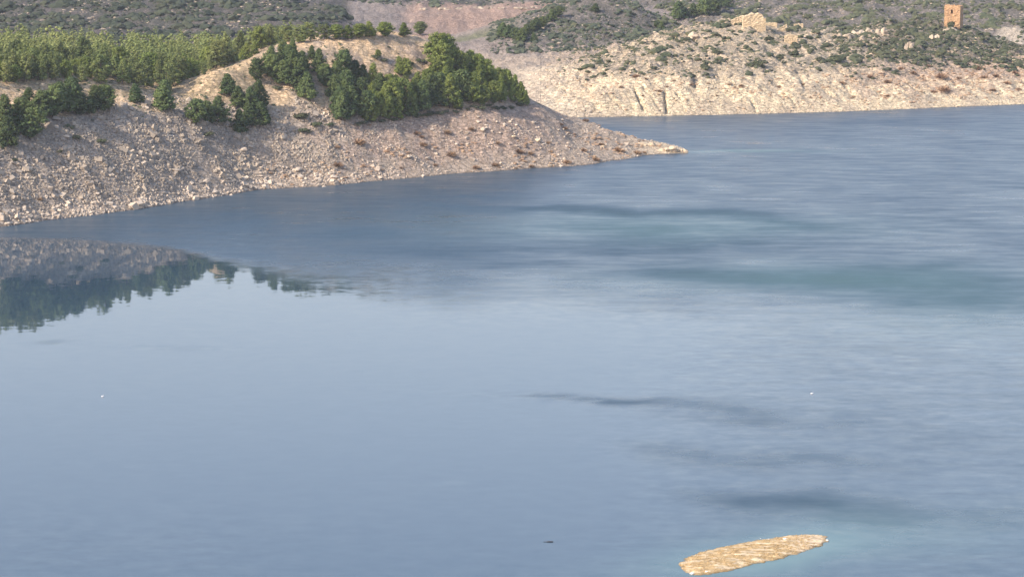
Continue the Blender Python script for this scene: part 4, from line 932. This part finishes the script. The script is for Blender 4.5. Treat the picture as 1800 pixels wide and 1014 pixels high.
ruin('ruined_wall', 1345, 1366, 40, 47, 1.2, 'low cream wall running right from the biggest castle block', 'ruin', 23)
ruin('ruined_wall', 1366, 1383, 43, 56, 1.5, 'pointed cream wall piece right of the low wall', 'ruin', 24, collapse=lambda t: 0.5 + 0.5 * t)
ruin('ruined_wall', 1396, 1412, 42, 50, 1.5, 'small cream wall stump right of the green shrub on the ruins', 'ruin', 25)
ruin('ruined_wall', 1379, 1402, 60, 78, 1.6, 'pinkish standing wall lower on the slope, before the other ruins', 'ruin', 26, collapse=lambda t: 1.0 - 0.25 * abs(t - 0.5))
def crag(px0, px1, top, base, label, seed, mat='rock_crag', y0=1000, name='crag', sink=0.12):
    p = hit((px0 + px1) / 2, base, y0); w = (px1 - px0) * p[1] / F; h = (base - top) * p[1] / F
    r = np.random.default_rng(seed); Vs, Fs = [], []; off = 0
    for k in range(7):
        V, Fq = rock_shape(seed * 10 + k, 2); s = np.array([w * r.uniform(0.18, 0.34), w * r.uniform(0.2, 0.3), h * r.uniform(0.5, 0.9)])
        V = V * s + np.array([(k / 6 - 0.5) * w * 0.8, r.normal(0, w * 0.08), h * r.uniform(0.0, 0.35)]); Vs.append(V); Fs.append(Fq + off); off += len(V)
    return thing_from(name, mesh_np(name, np.concatenate(Vs), np.concatenate(Fs), M[mat]), (p[0], p[1], p[2] - h * sink), label, 'rock', 'rock outcrops on the castle hill' if y0 > 900 else 'rock ledges on the spit')
crag(1592, 1606, 66, 90, 'tall pale crag in the thicket left of the tower', 31)
crag(1634, 1650, 52, 70, 'pinkish crag just below and left of the tower', 32)
crag(1540, 1558, 44, 60, 'whitish crag on the skyline far left of the tower', 33)
crag(1522, 1534, 46, 56, 'small white crag at the left end of the skyline rocks', 34)
crag(1470, 1500, 56, 66, 'low ledge of pale rock running right from the ruins', 35)
crag(1500, 1528, 50, 60, 'upper continuation of the pale rock ledge', 36)
crag(1660, 1682, 44, 56, 'pale rock heap under the foot of the tower', 37)
crag(1250, 1275, 126, 160, 'left half of the vertical cream cliff', 38, 'rock_warm', y0=950, sink=0.62)
crag(1276, 1300, 128, 158, 'right half of the vertical cream cliff', 39, 'rock_warm', y0=950, sink=0.62)
crag(1215, 1245, 50, 66, 'craggy rock on the left skyline of the castle hill', 40)
crag(1195, 1207, 258, 268, 'square rock end of the spit at the water', 42, 'rock_warm', y0=655, sink=0.1)
crag(1160, 1195, 253, 266, 'flat cream ledge along the end of the spit', 43, 'rock_warm', y0=655)
crag(1120, 1150, 246, 256, 'cream ledge on the back edge of the spit', 44, 'rock_warm', y0=655)

for k, (a_, b_) in enumerate([(738, 752), (772, 792), (800, 822), (828, 848), (852, 870), (876, 888), (905, 925), (930, 948)]):
    crag(a_, b_, 9 - 0.01 * k, 17 - k * 0.3, ords[k] + ' pale ledge from the left along the rim above the reddish bowl', 60 + k, y0=1300, sink=0.35)
# ------------------------------------------------------------------ islet
poly = np.array([(1192, 993), (1208, 979), (1237, 968), (1265, 962), (1292, 957), (1337, 948), (1365, 944), (1393, 940), (1430, 939), (1453, 942), (1455, 951), (1442, 960), (1403, 972), (1368, 983), (1333, 989), (1310, 996), (1286, 1002), (1251, 1008), (1220, 1011), (1201, 1003)], float)
pw = np.array([Wt(*p)[:2] for p in poly])
def edge_dist(x, y):
    d = np.full(x.shape, 1e9); ins = np.zeros(x.shape, bool)
    for a, b in zip(pw, np.roll(pw, -1, 0)):
        e = b - a; t = np.clip(((x - a[0]) * e[0] + (y - a[1]) * e[1]) / (e @ e), 0, 1)
        d = np.minimum(d, np.hypot(x - a[0] - t * e[0], y - a[1] - t * e[1]))
        c = ((a[1] > y) != (b[1] > y)) & (x < (b[0] - a[0]) * (y - a[1]) / (b[1] - a[1] + 1e-9) + a[0]); ins ^= c
    return np.where(ins, d, -d)
def islet_h(x, y):
    d = edge_dist(x, y) + fbm(x / 1.2, y / 1.2, 3, 500) * 0.5
    h = np.where(d > 0, 0.05 + 0.36 * (1 - np.exp(-d / 2.2)), d * 0.35)
    return h + fbm(x / 0.9, y / 0.9, 4, 510) * 0.05 * sstep(0, 0.5, d) - 0.02
gx = np.arange(pw[:, 0].min() - 2, pw[:, 0].max() + 2, 0.11); gy = np.arange(pw[:, 1].min() - 2, pw[:, 1].max() + 2, 0.16)
X, Y = np.meshgrid(gx, gy); Zi = islet_h(X, Y); nr, nc = X.shape; idx = np.arange(nr * nc).reshape(nr, nc)
q = np.stack([idx[:-1, :-1], idx[:-1, 1:], idx[1:, 1:], idx[1:, :-1]], -1).reshape(-1, 4); V = np.stack([X.ravel(), Y.ravel(), Zi.ravel()], 1)
q = q[V[q][:, :, 2].max(1) > -0.5]
M['islet_ground'] = ground_mat('islet_ground', 0.8, 0.02)
me = mesh_np('islet', V, q, M['islet_ground'], True)
pxx, pyy = proj(V[:, 0], V[:, 1], V[:, 2])
a1 = fbm(V[:, 0] / 3 + V[:, 1] / 9, V[:, 1] / 1.2, 4, 520); a2 = fbm(V[:, 0] / 0.5, V[:, 1] / 0.5, 3, 530)
c = np.tile(rgb(0.47, 0.33, 0.165), (len(V), 1)); c = lerp(c, np.tile(rgb(0.60, 0.47, 0.30), (len(V), 1)), sstep(0.05, 0.3, a1 + a2 * 0.4)); c = lerp(c, np.tile(rgb(0.68, 0.54, 0.38), (len(V), 1)), sstep(1370, 1420, pxx) * sstep(-0.2, 0.2, a2) * 0.8)
c = lerp(c, c * 0.5, sstep(0.12, 0.03, V[:, 2])); set_col(me, 'Col', c)
o = bpy.data.objects.new('islet', me); link(o); tag(o, kind='structure')
r = np.random.default_rng(9); xi = r.uniform(gx[0], gx[-1], 9000); yi = r.uniform(gy[0], gy[-1], 9000); d = edge_dist(xi, yi)
a1 = fbm(xi / 3 + yi / 9, yi / 1.2, 4, 520); ok = (d > 0.15) & ((a1 > 0.02) | (d < 0.8) | (r.random(9000) < 0.12)); p = np.stack([xi, yi, islet_h(xi, yi)], 1)[ok][:260]
scatter_mesh('islet_pebbles', p, 0.03 + 0.12 * r.random(len(p)) ** 5, cubes, M['rock_warm'], 'pale pebbles and flat stones strewn on the islet', 'pebbles', 51)
xi = r.uniform(gx[0], gx[-1], 9000); yi = r.uniform(gy[0], gy[-1], 9000); d = edge_dist(xi, yi); a1 = fbm(xi / 3 + yi / 9, yi / 1.2, 4, 520); ok = (d > 0.2) & (a1 < 0.08)
xi, yi = xi[ok][:2200], yi[ok][:2200]; zi = islet_h(xi, yi); n_ = len(xi); an = r.uniform(0, 6.28, (n_, 3)); hh = r.uniform(0.05, 0.13, (n_, 3)); B = []
for j in range(3):
    bx = np.cos(an[:, j]) * 0.05; by = np.sin(an[:, j]) * 0.05
    B.append(np.stack([np.stack([xi - bx, yi - by, zi - 0.02], 1), np.stack([xi + bx, yi + by, zi - 0.02], 1), np.stack([xi + by * 1.5, yi - bx * 1.5, zi + hh[:, j]], 1)], 1))
V = np.concatenate(B).reshape(-1, 3)
M['straw'] = var_mat('dry_grass', (0.48, 0.34, 0.17), (0.58, 0.43, 0.23), 1.0)
o = bpy.data.objects.new('dry_grass', mesh_np('dry_grass', V, np.arange(len(V)).reshape(-1, 3), M['straw'])); link(o); tag(o, 'short straw coloured grass growing on the islet', 'grass', kind='stuff')
M['white_rock'] = var_mat('white_rock', (0.66, 0.62, 0.56), (0.78, 0.74, 0.68), 2)
for px_, py_, w_, lb in [(1216, 1008, 11, 'whitest flat rock at the near left tip of the islet'), (1243, 1006, 7, 'pale stone right of the white rock at the islet tip'), (1454, 950, 6, 'white stone at the right end of the islet'), (1351, 949, 4, 'small pale stone on the far edge of the islet'), (1337, 946, 3, 'tiny upright stone on the far edge of the islet'), (1380, 950, 9, 'pale slab on the right half of the islet')]:
    x, y, _ = Wt(px_, py_); s = w_ * y / F / 2
    V, Fq = rock_shape(int(px_), 2)
    thing_from('rock', mesh_np('rock', V, Fq, M['white_rock']), (x, y, max(0.02, float(islet_h(np.array([x]), np.array([y]))[0])) + s * 0.1), lb, 'rock', 'pale rocks on the islet', 0, (s, s * 1.3, s * 0.5))

# floating things
def tube_mesh(name, pts, rad, mat, ns=7):
    V, Fq = [], []
    for k, (p, r0) in enumerate(zip(pts, rad)):
        for j in range(ns):
            a = j * 2 * math.pi / ns; V.append((p[0], p[1] + math.cos(a) * r0, p[2] + math.sin(a) * r0))
    for k in range(len(pts) - 1):
        for j in range(ns): Fq.append((k * ns + j, k * ns + (j + 1) % ns, (k + 1) * ns + (j + 1) % ns, (k + 1) * ns + j))
    Fq.append(tuple(range(ns))); Fq.append(tuple(range((len(pts) - 1) * ns, len(pts) * ns))[::-1])
    me = bpy.data.meshes.new(name); me.from_pydata(V, [], Fq); me.materials.append(mat); me.update(); return me
M['driftwood'] = var_mat('wet_wood', (0.03, 0.028, 0.03), (0.06, 0.05, 0.045), 3)
M['white'] = var_mat('white_plastic', (0.8, 0.8, 0.8), (0.85, 0.85, 0.85), 3, 0.4, 0.05)
x, y, _ = Wt(966, 952); root = bpy.data.objects.new('driftwood', None); col.objects.link(root); root.location = (x, y, 0); tag(root, 'dark driftwood log floating alone on the calm water', 'driftwood')
o = bpy.data.objects.new('log', tube_mesh('log', [(-0.55, 0, 0.0), (-0.25, 0.02, 0.03), (0.1, 0, 0.05), (0.4, -0.02, 0.05), (0.5, -0.02, 0.08)], [0.03, 0.07, 0.08, 0.06, 0.02], M['driftwood'])); link(o, root)
o = bpy.data.objects.new('twig', tube_mesh('twig', [(-0.8, 0, 0.01), (-0.65, 0, 0.05), (-0.5, 0, 0.02)], [0.02, 0.035, 0.02], M['driftwood'])); link(o, root)
def bird(px, py, s, lb):
    x, y, _ = Wt(px, py); root = bpy.data.objects.new('gull', None); col.objects.link(root); root.location = (x, y, 0); root.scale = (s,) * 3; tag(root, lb, 'gull', 'white gulls floating on the lake')
    V, Fq = ICO2
    body = V * [0.24, 0.12, 0.10] + [0, 0, 0.06]; body[:, 2] += np.maximum(-V[:, 0], 0) * 0.05
    o = bpy.data.objects.new('body', mesh_np('body', body, Fq, M['white'], True)); link(o, root)
    o = bpy.data.objects.new('head', mesh_np('head', V * [0.07, 0.055, 0.06] + [0.2, 0, 0.19], Fq, M['white'], True)); link(o, root)
    o = bpy.data.objects.new('beak', mesh_np('beak', V * [0.05, 0.015, 0.015] + [0.28, 0, 0.18], Fq, M['dry'], True)); link(o, root)
bird(180, 697, 0.9, 'tiny white gull floating alone on the calm water at left')
bird(1427, 692, 0.9, 'tiny white gull floating on the rippled water at right')

# ------------------------------------------------------------------ thin blue air over the valley
hm = bpy.data.materials.new('air'); hm.use_nodes = True; nt = hm.node_tree
for n in list(nt.nodes): nt.nodes.remove(n)
pv = nt.nodes.new('ShaderNodeVolumePrincipled'); mo = nt.nodes.new('ShaderNodeOutputMaterial'); nt.links.new(pv.outputs[0], mo.inputs['Volume'])
pv.inputs['Color'].default_value = (0.80, 0.86, 1.0, 1); pv.inputs['Density'].default_value = 0.00007; pv.inputs['Anisotropy'].default_value = 0.2
x0, x1, y0, y1, z0, z1 = -6500, 6500, -3500, 7500, -14, 150
V = [(x, y, z) for z in (z0, z1) for y in (y0, y1) for x in (x0, x1)]
me = bpy.data.meshes.new('haze'); me.from_pydata(V, [], [(0, 2, 3, 1), (4, 5, 7, 6), (0, 1, 5, 4), (2, 6, 7, 3), (0, 4, 6, 2), (1, 3, 7, 5)]); me.materials.append(hm)
o = bpy.data.objects.new('haze', me); link(o); tag(o, kind='stuff')

# tell look-alikes that share a label apart by their order from the left
bpy.context.view_layer.update()
same = {}
for o in col.objects:
    if o.parent is None and o.get('category') and o.get('label'): same.setdefault(o['label'], []).append(o)
for lb, lst in same.items():
    if 2 <= len(lst) <= 14 and len(lb.split()) <= 12:
        lst.sort(key=lambda o: proj(o.location.x, o.location.y, o.location.z)[0])
        for k, o in enumerate(lst): o['label'] = lb + (', ' + ('left' if k == 0 else 'right') + ' of two' if len(lst) == 2 else ', ' + ords[k] + ' from left')
